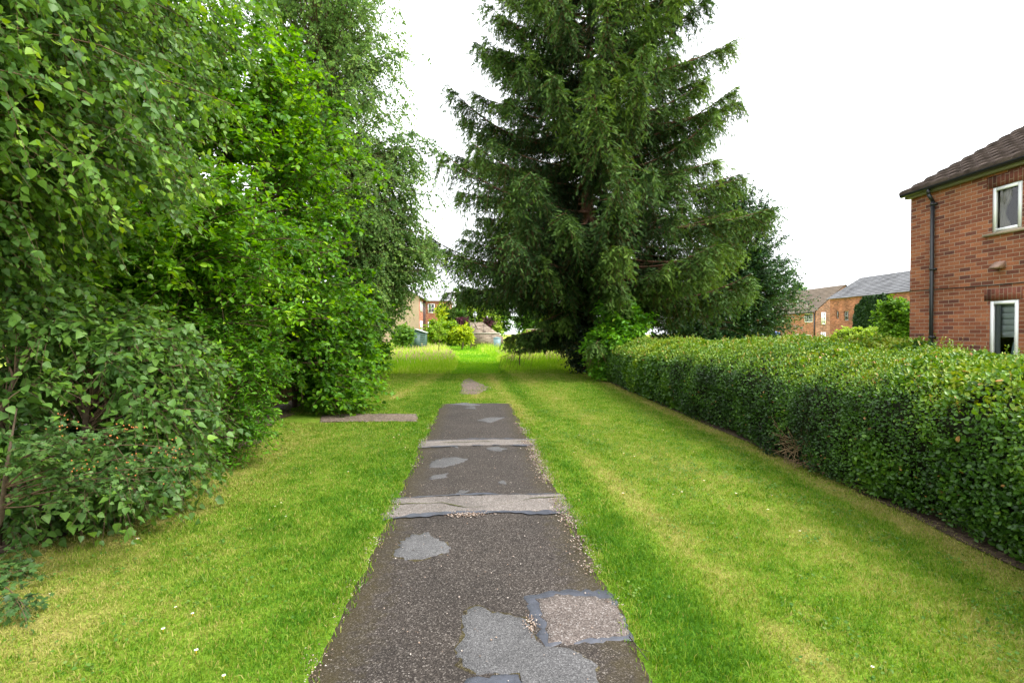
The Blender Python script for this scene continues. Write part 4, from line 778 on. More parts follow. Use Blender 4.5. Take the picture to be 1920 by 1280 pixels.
#@SECTION spruce
# ------------------------------------------------------------------ the spruce
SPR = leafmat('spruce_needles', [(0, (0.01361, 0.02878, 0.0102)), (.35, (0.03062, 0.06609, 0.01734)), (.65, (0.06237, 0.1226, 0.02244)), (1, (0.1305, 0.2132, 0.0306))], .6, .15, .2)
def spruce():
    reseed('spruce 3'); bx, by = 4.95, 22.3; TOP = 24.5
    root = empty('spruce_tree', (bx, by, 0), 'tall dark green spruce with drooping branches at the end of the lawn', 'tree')
    tp = trunkline((bx, by, 0), (bx + .1, by, TOP), 12, .05); rr = np.linspace(.36, .03, 12); tsegs = [(tp[:-1], tp[1:], rr[:-1], rr[1:])]
    BP = []; BD = []; BL = []; BT = []; limbs = []; dead = []
    z = 2.2; k = 0
    prof = lambda z: np.interp(z, [0, 2.2, 4, 6.5, 9, 12, 15.7, 20, 24.5], [4.2, 5.6, 6.5, 6.6, 6.0, 5.1, 4.1, 2.6, .25])
    while z < 24.2:
        nb = 6 if z < 14 else 5; a0 = rng.uniform(0, 6.28)
        for i in range(nb):
            az = a0 + 6.283 * i / nb + rng.normal(0, .22); R0 = float(prof(z)) * rng.uniform(.64, 1.10)
            d = np.array((math.cos(az), math.sin(az)))
            if d[0] < -.3 and z < 3.4: R0 *= .66
            if d[0] > .75 and 10 < z < 14: R0 *= rng.choice([1.0, 1.14])
            zz = z + rng.normal(0, .12)
            if zz < 3.4 and d[0] > -.1: zz += 1.5
            a = np.interp(z, [2, 5, 9, 14, 20], [.28, .26, .18, .0, -.3]) + rng.normal(0, .07); b = rng.uniform(.16, .36)
            if zz < 3.2 and d[0] < .2: a += .12; b *= .3
            if d[0] < -.2 and 3.2 <= zz < 5: a -= .14
            t = np.linspace(0, 1, 15); w = .06 * R0 * np.sin(t * 3 + rng.uniform(0, 6)) * t
            pth = np.column_stack((bx + d[0] * R0 * t - d[1] * w, by + d[1] * R0 * t + d[0] * w, zz + R0 * (-a * t + b * t ** 2.6)))
            rl = (.012 * R0 + .012) * (1 - .88 * t); limbs.append((pth[:-1], pth[1:], rl[:-1], rl[1:]))
            hue = rng.uniform(-.2, .2) + .06 * math.sin(az + 1)
            # side branchlets, hanging
            nl = int(R0 / .032); q = rng.uniform(.10, 1.0, nl) ** .8
            S = np.column_stack([np.interp(q, t, pth[:, c]) for c in range(3)]); tg = nrm(np.column_stack([np.interp(np.minimum(q + .04, 1), t, pth[:, c]) - np.interp(q - .04, t, pth[:, c]) for c in range(3)]))
            side = np.column_stack((-tg[:, 1], tg[:, 0], 0 * q)) * rng.choice([-1., 1.], nl)[:, None]
            dirn = nrm(side * rng.uniform(.15, .8, (nl, 1)) + tg * .5 + np.array([0, 0, -1.]) * rng.uniform(-.1, 1.3, (nl, 1)))
            ll = (.26 + .13 * R0 * np.sin(np.clip(q, 0, 1) * 2.6) ** 1.0 * .9) * rng.uniform(.5, 1.2, nl)
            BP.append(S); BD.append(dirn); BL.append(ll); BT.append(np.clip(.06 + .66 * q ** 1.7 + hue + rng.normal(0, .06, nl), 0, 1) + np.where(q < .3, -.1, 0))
            low = z < 6; nd = int(R0 * (11 if low else 3.5)); q2 = rng.uniform(.05, .8 if low else .55, nd); S2 = np.column_stack([np.interp(q2, t, pth[:, c]) for c in range(3)]); dl_ = rng.uniform(.2, 1.1 if low else .8, nd)
            dead.append((S2, S2 + np.column_stack((rng.normal(0, .3, nd), rng.normal(0, .3, nd), -np.ones(nd) * rng.uniform(.3, 1, nd))) * dl_[:, None], .008, .003))
        z += np.interp(z, [2, 8, 24], [.33, .37, .44]); k += 1
    BP = np.concatenate(BP); BD = np.concatenate(BD); BL = np.concatenate(BL); BT = np.concatenate(BT); nb = len(BP)
    ns = 11; s = (np.arange(ns) + .3) / ns
    C = lambda s_: BP[:, None] + BD[:, None] * (BL[:, None] * s_)[..., None] + np.array([0, 0, -1.]) * (BL[:, None] * .6 * s_ ** 2)[..., None]
    sj = np.clip(s[None] + rng.uniform(-.08, .08, (nb, ns)), 0, 1); P = C(sj)
    tg = nrm(BD[:, None] + np.array([0, 0, -1.]) * (1.1 * sj)[..., None])
    sd = nrm(np.cross(tg, np.array([0, 0, 1.]) + rng.normal(0, .3, (nb, ns, 3)))) * np.where(np.arange(ns) % 2, 1., -1.)[None, :, None]
    D = nrm(tg * .75 + sd * .68 + rng.normal(0, .24, (nb, ns, 3)) + np.array([0, 0, -.1]))
    Nn = nrm(np.array([0, 0, 1.]) + rng.normal(0, .5, (nb, ns, 3)))
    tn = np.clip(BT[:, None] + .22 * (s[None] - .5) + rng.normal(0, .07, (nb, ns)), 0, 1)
    sz = rng.uniform(.12, .21, (nb, ns))
    P = P.reshape(-1, 3); ok = P[:, 2] > .9
    tubes('trunk', tsegs, BARKR, root, 12); tubes('branches', limbs, BARKR, root, 5)
    dd = [(A, B, np.full(len(A), ra), np.full(len(A), rb)) for A, B, ra, rb in dead]; tubes('dead_twigs', dd, DEADTW, root, 3)
    e = C(np.full((nb, 1), .95))[:, 0]; keep = rng.uniform(0, 1, nb) < .6
    tubes('branchlets', [(BP[keep], e[keep], np.full(keep.sum(), .007), np.full(keep.sum(), .003))], DEADTW, root, 3)
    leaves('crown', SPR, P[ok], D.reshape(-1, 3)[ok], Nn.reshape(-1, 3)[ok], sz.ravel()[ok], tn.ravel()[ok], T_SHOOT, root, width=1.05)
    print('spruce shoots', ok.sum())
spruce()
# ivy thicket round its foot, bright shrub in front, dark tree to the right
def blob_tips(cs, n): return np.concatenate([ell_tips(c, r, max(3, int(n * w))) for c, r, w in cs])
IV2 = leafmat('dark_ivy_leaf', [(0, (.006, .022, .008)), (.5, (.016, .045, .012)), (1, (.05, .10, .02))], .35, .12, .5)
plant('ivy_thicket', 'dark ivy thicket climbing round the foot of the spruce trunk', 'ivy', (4.6, 21.0, 0), trunkline((4.6, 21, 0), (4.9, 22, 3.2), 5, .05), .12,
      blob_tips([((4.6, 20.9, 1.2), (1.15, 1.2, 1.2), .6), ((4.95, 21.7, 2.5), (.8, .8, 1.5), .4)], 170), IV2, BARK, T_BIRCH, .10, 10, .4, 8, -.3, .3, .3, .5, .1, group='understorey shrubs by the spruce', tint=(0, .7))
LAU = leafmat('bright_shrub_leaf', [(0, (0.033, 0.121, 0.0088)), (.4, (0.0715, 0.22, 0.011)), (.75, (0.132, 0.33, 0.0165)), (1, (0.242, 0.396, 0.0275))], .38, .3, .45)
plant('leafy_shrub', 'bright green leafy shrub between the hedge end and the spruce', 'shrub', (5.15, 18.9, 0), [trunkline((5.15, 18.9, 0), (5.2 + dx, 19 + dy, 2.3), 4, .1) for dx, dy in ((-.5, 0), (.4, .2), (0, -.4))], .06,
      blob_tips([((5.0, 18.1, 1.1), (1.3, 1.2, 1.15), .45), ((5.3, 18.3, 2.1), (1.1, 1.0, 1.05), .35), ((4.75, 17.9, .6), (.9, .9, .6), .25)], 230), LAU, BARK, T_ELL, .15, 9, .35, 9, .1, .35, .35, .25, .2, group='understorey shrubs by the spruce', tint=(.1, 1.0), width=1.25)
HOL = leafmat('dark_tree_leaf', [(0, (0.0128, 0.0408, 0.014)), (.5, (0.032, 0.085, 0.0224)), (1, (0.096, 0.187, 0.042))], .35, .15, .5)
hb = atY(1400, 640, 27.0)
plant('round_tree', 'dark green round-headed tree to the right of the spruce above the hedge', 'tree', (hb[0], 27, 0), trunkline((hb[0], 27, 0), (hb[0] - .2, 27, 8.8), 7, .2), .22,
      blob_tips([((hb[0], 27, 3.6), (3.3, 3.2, 2.9), .5), ((hb[0] - .7, 27, 6.6), (2.7, 2.6, 2.8), .3), ((hb[0] - 1.6, 26.8, 8.2), (1.5, 1.5, 2.0), .12), ((hb[0] - 2.8, 26.5, 2.6), (2.6, 2.4, 2.3), .22)], 680), HOL, BARK, T_DIA, .13, 18, .6, 10, -.05, .2, .3, .2, .15, group='trees right of the lawn', tint=(0, .95), twigs=False, br_r=.02)
tb_ = atY(1290, 640, 25.)
plant('thicket', 'dark thicket under the spruce between the leafy shrub and the round tree', 'thicket', (tb_[0], 25, 0), trunkline((tb_[0], 25, 0), (tb_[0], 25, 2.4), 4, .1), .1,
      blob_tips([((tb_[0] - .8, 25, 1.5), (1.6, 1.4, 1.6), .5), ((tb_[0] + 1.4, 25.3, 1.6), (1.8, 1.4, 1.7), .5)], 150), HOL, BARK, T_DIA, .15, 12, .5, 9, -.1, .2, .3, .3, .15, group='understorey shrubs by the spruce', tint=(0, .5), twigs=False)
#@SECTION hedge
# ------------------------------------------------------------------ hedges
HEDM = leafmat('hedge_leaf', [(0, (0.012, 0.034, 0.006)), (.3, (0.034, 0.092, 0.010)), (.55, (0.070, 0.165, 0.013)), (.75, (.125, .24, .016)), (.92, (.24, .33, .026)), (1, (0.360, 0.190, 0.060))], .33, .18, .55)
CORE = plain('hedge_core', (.018, .020, .010), .95, .6, 9, .05, .5)
def hedge(name, label, line, prof, dens, lsz, topt, group, sprig=600, gap=None, seed=0):
    """line: (n,2) front base line, prof: [(inward, z)] front-to-back section"""
    line = np.asarray(line, float); seg = np.linalg.norm(np.diff(line, axis=0), axis=1); cs = np.concatenate(([0], np.cumsum(seg))); LEN = cs[-1]
    pr = np.asarray(prof, float); ps = np.linalg.norm(np.diff(pr, axis=0), axis=1); pc = np.concatenate(([0], np.cumsum(ps))); PL = pc[-1]
    tgl = nrm(np.diff(line, axis=0)); 
    def pos(s, p, inset=0.):
        x = np.interp(s, cs, line[:, 0]); y = np.interp(s, cs, line[:, 1]); k = np.clip(np.searchsorted(cs, s) - 1, 0, len(tgl) - 1); t_ = tgl[k]
        inn = np.column_stack((t_[:, 1], -t_[:, 0]))                # to the right of the walking direction
        a = np.interp(p, pc, pr[:, 0]); z = np.interp(p, pc, pr[:, 1]); e = 1e-2
        da = np.interp(np.minimum(p + .12, PL), pc, pr[:, 0]) - np.interp(np.maximum(p - .12, 0), pc, pr[:, 0]); dz = np.interp(np.minimum(p + .12, PL), pc, pr[:, 1]) - np.interp(np.maximum(p - .12, 0), pc, pr[:, 1])
        n2 = nrm(np.column_stack((-dz, da))); lump = .30 * (fbm(s * .9, p * .9, 120 + seed) - .5) + .17 * (fbm(s * 3.2, p * 3.2, 121 + seed) - .5)
        off = lump - inset; a = a + n2[:, 0] * off; z = np.maximum(z + n2[:, 1] * off, 0)
        nrm3 = np.column_stack((inn * n2[:, 0:1], n2[:, 1])); return np.column_stack((x + inn[:, 0] * a, y + inn[:, 1] * a, z)), nrm3, np.column_stack((t_, 0 * z))
    mid = pos(np.array([LEN / 2]), np.array([PL / 2]))[0][0]; root = empty(name, (mid[0], mid[1], 0), label, 'hedge', group)
    # dark woody core
    S_ = np.linspace(0.05, LEN - .05, int(LEN / .15)); Pq = np.linspace(0, PL, 26); A = np.concatenate([pos(np.full(26, s), Pq, .17)[0] for s in S_]); ns = len(S_); idx = np.arange(ns * 26).reshape(ns, 26)
    f = np.stack((idx[:-1, :-1], idx[:-1, 1:], idx[1:, 1:], idx[1:, :-1]), -1).reshape(-1); fl_ = list(f); sz_ = [4] * (len(f) // 4); fl_ += list(idx[0]) + list(idx[-1][::-1]); sz_ += [26, 26]
    link_mesh('branches', A, fl_, sz_, CORE, root)
    Ps = []; Ns = []; Ts = []; Zs = []; Sz = []; Ss = []
    for (s0, s1, de, ls) in dens:
        n = int((s1 - s0) * PL * de); s = rng.uniform(s0, s1, n); p = rng.uniform(0, PL, n); ins = np.abs(rng.normal(0, .055, n)) - .02
        P, nr, tg = pos(s, p, ins); Ps.append(P); Ns.append(nr); Ts.append(tg); Sz.append(np.full(n, ls)); Ss.append(s)
    for end in (0., LEN):                                           # leafy ends
        n = 2600; q = rng.uniform(0, 1, n); p = rng.uniform(0, PL, n); P0 = pos(np.full(n, end), p)[0]; c = pos(np.full(n, end), np.full(n, PL * .5))[0]; c[:, 2] = rng.uniform(0, 1.0, n)
        P = c + (P0 - c) * np.sqrt(q)[:, None]; t_ = tgl[0 if end == 0 else -1] * (-1 if end == 0 else 1); nr = np.tile([t_[0], t_[1], 0.], (n, 1)); P = P + nr * rng.uniform(-.05, .1, (n, 1))
        Ps.append(P); Ns.append(nr); Ts.append(nr); Sz.append(np.full(n, lsz)); Ss.append(np.full(n, end))
    P = np.concatenate(Ps); nr = np.concatenate(Ns); sz = np.concatenate(Sz); S = np.concatenate(Ss); n = len(P)
    ok = P[:, 2] > .01 + .08 * fbm(S * 3, S * 0, 131)
    dens_n = fbm(S * 4.5, P[:, 2] * 4.5, 132 + seed); ok &= dens_n > rng.uniform(.12, .34, n)
    if gap is not None: ok &= ~((np.abs(S - gap[0]) < gap[1] * (1.2 - P[:, 2] / gap[2])) & (P[:, 2] < gap[2]) & (nr[:, 2] < .5) & (rng.uniform(0, 1, n) < .85))
    D = nr * .35 + rv(n, .55) + np.array([0, 0, .15]); Nn = nr * .8 + np.array([0, 0, .55]) + rv(n, .45)
    zone = fbm(S * .45, P[:, 2] * .5, 133 + seed); zon2 = fbm(S * 2.2, P[:, 2] * 2.2, 134 + seed)
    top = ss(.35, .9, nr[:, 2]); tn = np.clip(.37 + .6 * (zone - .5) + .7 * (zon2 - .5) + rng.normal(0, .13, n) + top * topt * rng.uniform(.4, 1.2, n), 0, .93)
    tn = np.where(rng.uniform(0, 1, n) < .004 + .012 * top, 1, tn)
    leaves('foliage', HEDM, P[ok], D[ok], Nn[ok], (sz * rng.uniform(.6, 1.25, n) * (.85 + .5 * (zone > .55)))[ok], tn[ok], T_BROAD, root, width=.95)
    # young upright shoots on top
    s = rng.uniform(0, LEN, sprig); p = rng.uniform(pc[3] - .05, pc[-2], sprig) if len(pc) > 4 else rng.uniform(PL * .35, PL * .7, sprig)
    B0, nr, _ = pos(s, p, .02); hgt = rng.uniform(.03, .17, sprig) * (.4 + 1.2 * fbm(s * 1.5, p * 2, 141)); dd = nrm(np.array([0, 0, 1.]) + rv(sprig, .3) + nr * .3); m_ = 8
    q = (np.arange(m_) + .5) / m_; PP = (B0[:, None] + dd[:, None] * (hgt[:, None] * q)[..., None]).reshape(-1, 3); az = rng.uniform(0, 6.28, sprig * m_)
    LD = np.repeat(dd, m_, 0) * .7 + np.column_stack((np.cos(az), np.sin(az), 0 * az)) * .8; rd = np.repeat(rng.uniform(0, 1, sprig), m_)  # one age per shoot
    tnn = np.where(rd < .12, rng.uniform(.92, 1, sprig * m_), rng.uniform(.62, .9, sprig * m_)); szs = np.repeat(np.interp(s, [d[0] for d in dens], [d[3] for d in dens]), m_)
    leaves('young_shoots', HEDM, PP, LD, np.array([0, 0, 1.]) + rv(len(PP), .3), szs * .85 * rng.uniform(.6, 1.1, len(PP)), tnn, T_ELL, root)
    if gap is not None:
        k = 90; s = rng.normal(gap[0], gap[1] * .7, k); A, nr, tg = pos(np.clip(s, 0, LEN), rng.uniform(.05, .35, k), .10); B = A + nr * rng.uniform(.02, .2, (k, 1)) + tg * rng.normal(0, .15, (k, 1)) + np.column_stack((0 * s, 0 * s, rng.uniform(-.1, .25, k)))
        tubes('bare_twigs', [(A, B, np.full(k, .005), np.full(k, .002))], plain('dry_twig', (.26, .17, .09), .9, .3, 10), root, 4)
    return root
PROF = [(.06, 0), (-.06, .35), (-.04, .8), (.04, 1.02), (.22, 1.18), (.7, 1.33), (1.3, 1.43), (1.62, 1.37), (1.75, 1.1), (1.75, 0)]
hl = np.column_stack((hx + .12, hy)); hl = hl[::1]
cum = np.concatenate(([0], np.cumsum(np.linalg.norm(np.diff(hl, axis=0), axis=1)))); sY = lambda y: float(np.interp(y, hl[:, 1], cum)); LT = cum[-1]
hedge('hedge', 'long clipped mixed hedge with yellow green top along the right of the lawn', hl, PROF,
      [(sY(.9), sY(3.6), 5200, .027), (sY(3.6), sY(6.5), 4000, .031), (sY(6.5), sY(10.5), 2500, .039), (sY(10.5), LT, 1600, .052)], .05, .42, 'garden hedges', 2600, (sY(6.2), .42, .5), 0)
ha, hb2 = np.array((7.3, 9.35)), np.array((8.3, 15.5))
hedge('hedge', 'short bright hedge behind the long hedge, in front of the brick house corner', [(7.55, 8.9), (7.9, 12), (8.4, 16.5)], [(0, 0), (-.05, .5), (0, 1.2), (.15, 1.4), (.5, 1.5), (.75, 1.4), (.85, 1.0), (.85, 0)],
      [(0, 8, 1300, .05)], .05, .5, 'garden hedges', 700, None, 7)
#@SECTION left
# ------------------------------------------------------------------ trees and shrubs on the left
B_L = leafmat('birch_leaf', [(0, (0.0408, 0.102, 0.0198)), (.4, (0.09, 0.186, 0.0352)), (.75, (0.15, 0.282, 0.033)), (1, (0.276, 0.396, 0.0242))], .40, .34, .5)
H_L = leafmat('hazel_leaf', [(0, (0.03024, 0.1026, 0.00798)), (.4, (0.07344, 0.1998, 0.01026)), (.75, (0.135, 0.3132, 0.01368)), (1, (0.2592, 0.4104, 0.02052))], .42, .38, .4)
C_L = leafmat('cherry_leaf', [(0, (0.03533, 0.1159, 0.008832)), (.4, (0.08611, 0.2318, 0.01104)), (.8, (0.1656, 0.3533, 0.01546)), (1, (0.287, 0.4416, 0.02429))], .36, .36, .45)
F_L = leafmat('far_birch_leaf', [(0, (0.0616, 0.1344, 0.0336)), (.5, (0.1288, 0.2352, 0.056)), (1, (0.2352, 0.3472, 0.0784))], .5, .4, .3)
K_L = leafmat('shade_toned_backdrop_leaf', [(0, (0.0078, 0.02964, 0.00468)), (.5, (0.0195, 0.0624, 0.00624)), (1, (0.0429, 0.117, 0.0078))], .5, .3, .3)  # leaf colour darkened to stand in for deep shadow within the foliage
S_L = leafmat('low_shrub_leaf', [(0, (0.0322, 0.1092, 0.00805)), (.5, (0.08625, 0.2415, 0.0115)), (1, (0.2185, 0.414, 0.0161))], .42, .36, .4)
keepl = lambda P: (P[:, 0] < -.9) & (P[:, 1] > 2.0) & (np.hypot(P[:, 0], P[:, 1]) > 2.6)
# weeping birch near the camera, its crown overhead and its skirt to the ground
plant('birch_tree', 'grey green birch with hanging leafy twigs nearest on the left', 'tree', (-4.6, 3.6, 0), trunkline((-4.6, 3.6, 0), (-4.3, 3.9, 7.5), 7, .1), .13,
      np.concatenate((ell_tips((-3.3, 4.5, 3.75), (1.35, 1.5, 1.35), 120, .35), ell_tips((-3.1, 5.0, 5.0), (1.4, 1.6, 1.0), 60, .3), ell_tips((-3.9, 4.2, 2.6), (1.0, 1.2, .9), 75, .3), ell_tips((-2.9, 3.6, 3.6), (.9, .9, 1.0), 50, .3))), B_L, BARK, T_BIRCH, .056, 19, .42, 16, -.12, .35, .25, .65, .28, group='trees on the left of the lawn', tint=(.05, .95), keep=keepl, upn=.25, tw_r=.0017, br_r=.007, origin_k=.9)
plant('birch_bush', 'low mound of grey green birch foliage with drooping twigs over the grass', 'shrub', (-3.7, 4.3, 0), [trunkline((-3.7, 4.3, 0), (-3.4 + a, 4.2 + b, 1.5), 4, .08) for a, b in ((0, 0), (.3, .5), (.2, -.6))], .05,
      np.concatenate((ell_tips((-3.3, 4.85, 1.14), (1.05, 1.15, .87), 150, .5), ell_tips((-3.25, 4.85, .5), (.95, 1.0, .45), 70, .4))), B_L, BARK, T_BIRCH, .066, 12, .36, 10, -.25, .5, .3, .5, .3, group='shrubs along the left of the lawn', tint=(0, .8), keep=keepl, upn=.75, tw_r=.0016, br_r=.006)
# hawthorn spray with orange berries
HW = leafmat('hawthorn_leaf', [(0, (.034, .085, .020)), (.5, (.070, .145, .034)), (1, (.13, .22, .045))], .42, .3, .45)
BERRY = plain('orange_berry', (.45, .15, .04), .4, .3, 30)
htips = np.array([atY(u, v, Y) for u, v, Y in ((335, 875, 3.7), (270, 850, 3.7), (200, 815, 3.65), (120, 800, 3.6), (60, 830, 3.5), (160, 870, 3.6), (230, 890, 3.65), (300, 905, 3.7), (100, 900, 3.6), (30, 870, 3.5), (180, 920, 3.65), (250, 805, 3.7), (330, 840, 3.75))])
haw = plant('hawthorn_bush', 'hawthorn spray with lobed leaves and orange berries in front of the birch mound', 'shrub', (-3.4, 3.8, 0), [trunkline((-3.4, 3.8, 0), (-3.05, 3.7, 1.15), 4, .04)], .025,
      htips, HW, BARK, T_LOBE, .042, 12, .20, 9, .05, .2, .25, .2, .08, group='shrubs along the left of the lawn', tint=(.1, .95), upn=.9, tw_r=.0016, br_r=.004, width=1.15)
bc = np.concatenate([t + rv(12, .04) for t in htips[[0, 1, 2, 3, 5, 6, 11, 12]]])
for c in bc:
    bm = MB()
    for k in range(1): p = c + rv(1, .014)[0]; bm.cyl(p - (0, 0, .0042), p, .0022, .0052, 6); bm.cyl(p, p + (0, 0, .0042), .0052, .002, 6)
    bm.build('berry', BERRY, haw)
# pinnate bright shrub right behind the mound
plant('green_shrub', 'bright green upright shrub just behind the birch mound', 'shrub', (-3.3, 7.0, 0), [trunkline((-3.3, 7.0, 0), (-3.1 + a, 6.9 + b, 1.7), 4, .08) for a, b in ((0, 0), (.4, .3), (-.2, .5))], .04,
      ell_tips((-3.2, 6.8, 1.0), (.95, 1.2, 1.0), 90, .4), S_L, BARK, T_ELL, .062, 14, .34, 12, .05, .25, .3, .2, .2, group='shrubs along the left of the lawn', tint=(.05, 1.0), keep=keepl, tw_r=.002, br_r=.006)
# cherry tree with layered bright branches
plant('cherry_tree', 'bright green cherry with layered arching branches in the middle of the left side', 'tree', (-4.7, 7.2, 0), [trunkline((-4.7, 7.2, 0), (-4.3, 7.2, 4.0), 6, .08)], .09,
      np.concatenate((ell_tips((-3.4, 7.1, 2.9), (1.55, 1.5, 1.0), 120, .4), ell_tips((-3.2, 6.6, 2.1), (1.2, 1.2, .7), 60, .4), ell_tips((-4.2, 6.2, 2.6), (1.2, 1.2, 1.2), 50, .3))), C_L, BARK, T_ELL, .082, 13, .42, 11, .10, .30, .3, .25, .22, group='trees on the left of the lawn', tint=(.05, 1.0), keep=keepl, tw_r=.0022, br_r=.009, width=1.15)
# hazel, tall and broad-leaved
plant('hazel_tree', 'broad bright green hazel filling the middle of the left tree belt', 'tree', (-5.0, 10.0, 0), [trunkline((-5.0, 10, 0), (-4.6 + a, 9.8 + b, 5.6), 6, .15) for a, b in ((0, 0), (.9, .4), (-.5, -.7))], .08,
      np.concatenate((ell_tips((-4.0, 9.6, 4.2), (2.3, 2.2, 2.6), 260, .45), ell_tips((-3.7, 10.4, 2.3), (2.0, 1.9, 1.6), 110, .4), ell_tips((-4.2, 9.8, 6.5), (1.9, 1.6, 1.1), 80, .3))), H_L, BARK, T_BROAD, .092, 14, .46, 9, -.02, .25, .3, .4, .2, group='trees on the left of the lawn', tint=(.0, 1.0), keep=keepl, tw_r=.0025, br_r=.010)
plant('hazel_bush', 'low spreading bush with broad leaves reaching over the brown strip', 'shrub', (-4.0, 11.9, 0), [trunkline((-4.0, 11.9, 0), (-3.8 + a, 11.8 + b, 2.0), 4, .1) for a, b in ((0, 0), (.5, .4), (.3, -.5))], .05,
      np.concatenate((ell_tips((-3.3, 11.5, 1.2), (1.25, 1.6, 1.15), 120, .4), ell_tips((-2.9, 12.2, 2.0), (1.2, 1.4, .7), 60, .4), ell_tips((-2.5, 10.9, .4), (.7, .8, .4), 30, .4))), H_L, BARK, T_BROAD, .10, 10, .42, 8, 0, .25, .3, .35, .2, group='shrubs along the left of the lawn', tint=(.0, .9), keep=keepl, tw_r=.0025, br_r=.008)
plant('verge_shrub', 'small shrub at the far left corner where lawn meets meadow', 'shrub', (-3.9, 19.6, 0), [trunkline((-3.9, 19.6, 0), (-3.8, 19.5, 1.2), 4, .08)], .03,
      np.concatenate((ell_tips((-3.9, 19.4, .75), (.95, 1.1, .8), 60, .4), ell_tips((-4.5, 17.5, .9), (.9, 1.2, .9), 50, .4))), S_L, BARK, T_BROAD, .09, 9, .36, 8, 0, .3, .3, .3, .2, group='shrubs along the left of the lawn', tint=(.1, .9), tw_r=.003, br_r=.007)
# the weeping birch farther off
plant('weeping_birch', 'tall pale weeping birch behind the hazel with hanging twigs against the sky', 'tree', (-4.85, 16.6, 0), trunkline((-4.85, 16.6, 0), (-4.6, 16.4, 16.0), 9, .15), .17,
      np.concatenate((ell_tips((-4.6, 16.4, 11.0), (3.2, 3.2, 5.2), 320, .25), ell_tips((-3.4, 15.9, 6.6), (2.6, 2.4, 2.6), 120, .3), ell_tips((-2.6, 16.2, 4.6), (1.5, 1.6, 1.6), 60, .2), ell_tips((-3.3, 16.4, 3.0), (1.3, 1.4, 1.5), 60, .2), ell_tips((-2.5, 16.0, 3.2), (.8, 1.0, 1.1), 40, .2), ell_tips((-1.7, 16.3, 6.2), (.9, 1.0, 2.2), 46, .2), ell_tips((-1.65, 16.3, 3.9), (.6, .9, 1.2), 40, .2))), F_L, BARKW, T_DIA, .095, 14, .62, 17, -.5, .5, .3, .6, .22, group='trees on the left of the lawn', tint=(0, 1.0), upn=.3, tw_r=.0022, br_r=.014, origin_k=.8, keep=lambda P: (P[:, 0] < -.35) & (P[:, 2] > 1.5))
# backdrop trees and thickets behind the fence
for i, (c, r_, n, lab) in enumerate((((-7.2, 5.5, 2.6), (1.9, 2.4, 2.6), 110, 'dark broadleaf thicket behind the nearest birch at the left edge'), ((-7.0, 10.0, 3.0), (2.0, 2.6, 3.0), 130, 'dark broadleaf thicket behind the cherry tree'),
                                  ((-7.0, 15.0, 3.0), (2.2, 2.8, 3.0), 120, 'dark broadleaf thicket behind the fence at the far left'), ((-7.2, 9.2, 7.6), (3.0, 3.6, 3.6), 260, 'tall leafy tree rising behind the cherry at the top left'), ((-7.0, 4.6, 5.8), (2.4, 2.4, 2.6), 140, 'leafy tree top at the upper left corner behind the birch'), ((-4.15, 21.4, 2.6), (1.45, 1.7, 2.4), 90, 'green tree at the meadow edge beyond the weeping birch'))):
    plant('broadleaf_tree' if i > 2 else 'thicket', lab, 'tree' if i > 2 else 'thicket', (c[0], c[1], 0), trunkline((c[0], c[1], 0), (c[0], c[1], c[2] + r_[2] * .5), 5, .15), .11, ell_tips(c, r_, n, .3), K_L if i < 3 else H_L, BARK, T_BROAD, .17 if i < 3 else .13, 15, .6, 8, -.05, .25, .2, .35, .15, group='trees and thickets behind the fence', tint=(.0, .9), twigs=False, br_r=.016, keep=lambda P: P[:, 0] < -2.2)
# leaves of ivy creeping at the bottom left
gc = np.array([gnd(u, v) for u, v in ((20, 1090), (50, 1075), (15, 1130), (40, 1145), (60, 1180), (10, 1190), (25, 1060), (65, 1100))]); gc[:, 2] = rng.uniform(.05, .14, len(gc)); g0 = np.array((gc[:, 0].mean() - .25, gc[:, 1].mean(), 0))
plant('creeping_plant', 'low creeping plant with lobed leaves at the bottom left of the lawn', 'plant', g0, trunkline(g0, g0 + (.05, 0, .08), 3, .01), .008, np.repeat(gc, 2, 0) + rv(16, .05) * (1, 1, .2), HW, TWIG, T_LOBE, .045, 5, .10, 6, .0, .2, .3, .3, .2, group='shrubs along the left of the lawn', tint=(0, .8), upn=1.2, tw_r=.0012, br_r=.002)
# pale fence
FW = plain('fence_wood', (.30, .19, .10), .85, .3, 6, .15, .3)
fx = -4.35; fen = empty('picket_fence', (fx, 13, 0), 'brown wooden picket fence behind the shrubs on the left', 'fence')
m = MB()
for y in np.arange(6.0, 20.6, .105): h_ = 1.15 + .02 * rng.normal(); m.prism([(fx, y, .06), (fx, y + .07, .06), (fx, y + .07, h_ - .03), (fx, y + .035, h_ + .02), (fx, y, h_ - .03)], (.02, 0, 0))
m.build('pickets', FW, fen); m = MB()
for z in (.35, .9): m.box((fx - .05, 6, z), (fx - .003, 20.6, z + .08))
m.build('rails', FW, fen)
for y in np.arange(6.0, 20.7, 1.82): m = MB(); m.box((fx - .14, y - .045, 0), (fx - .053, y + .045, 1.25)); m.build('post', FW, fen)
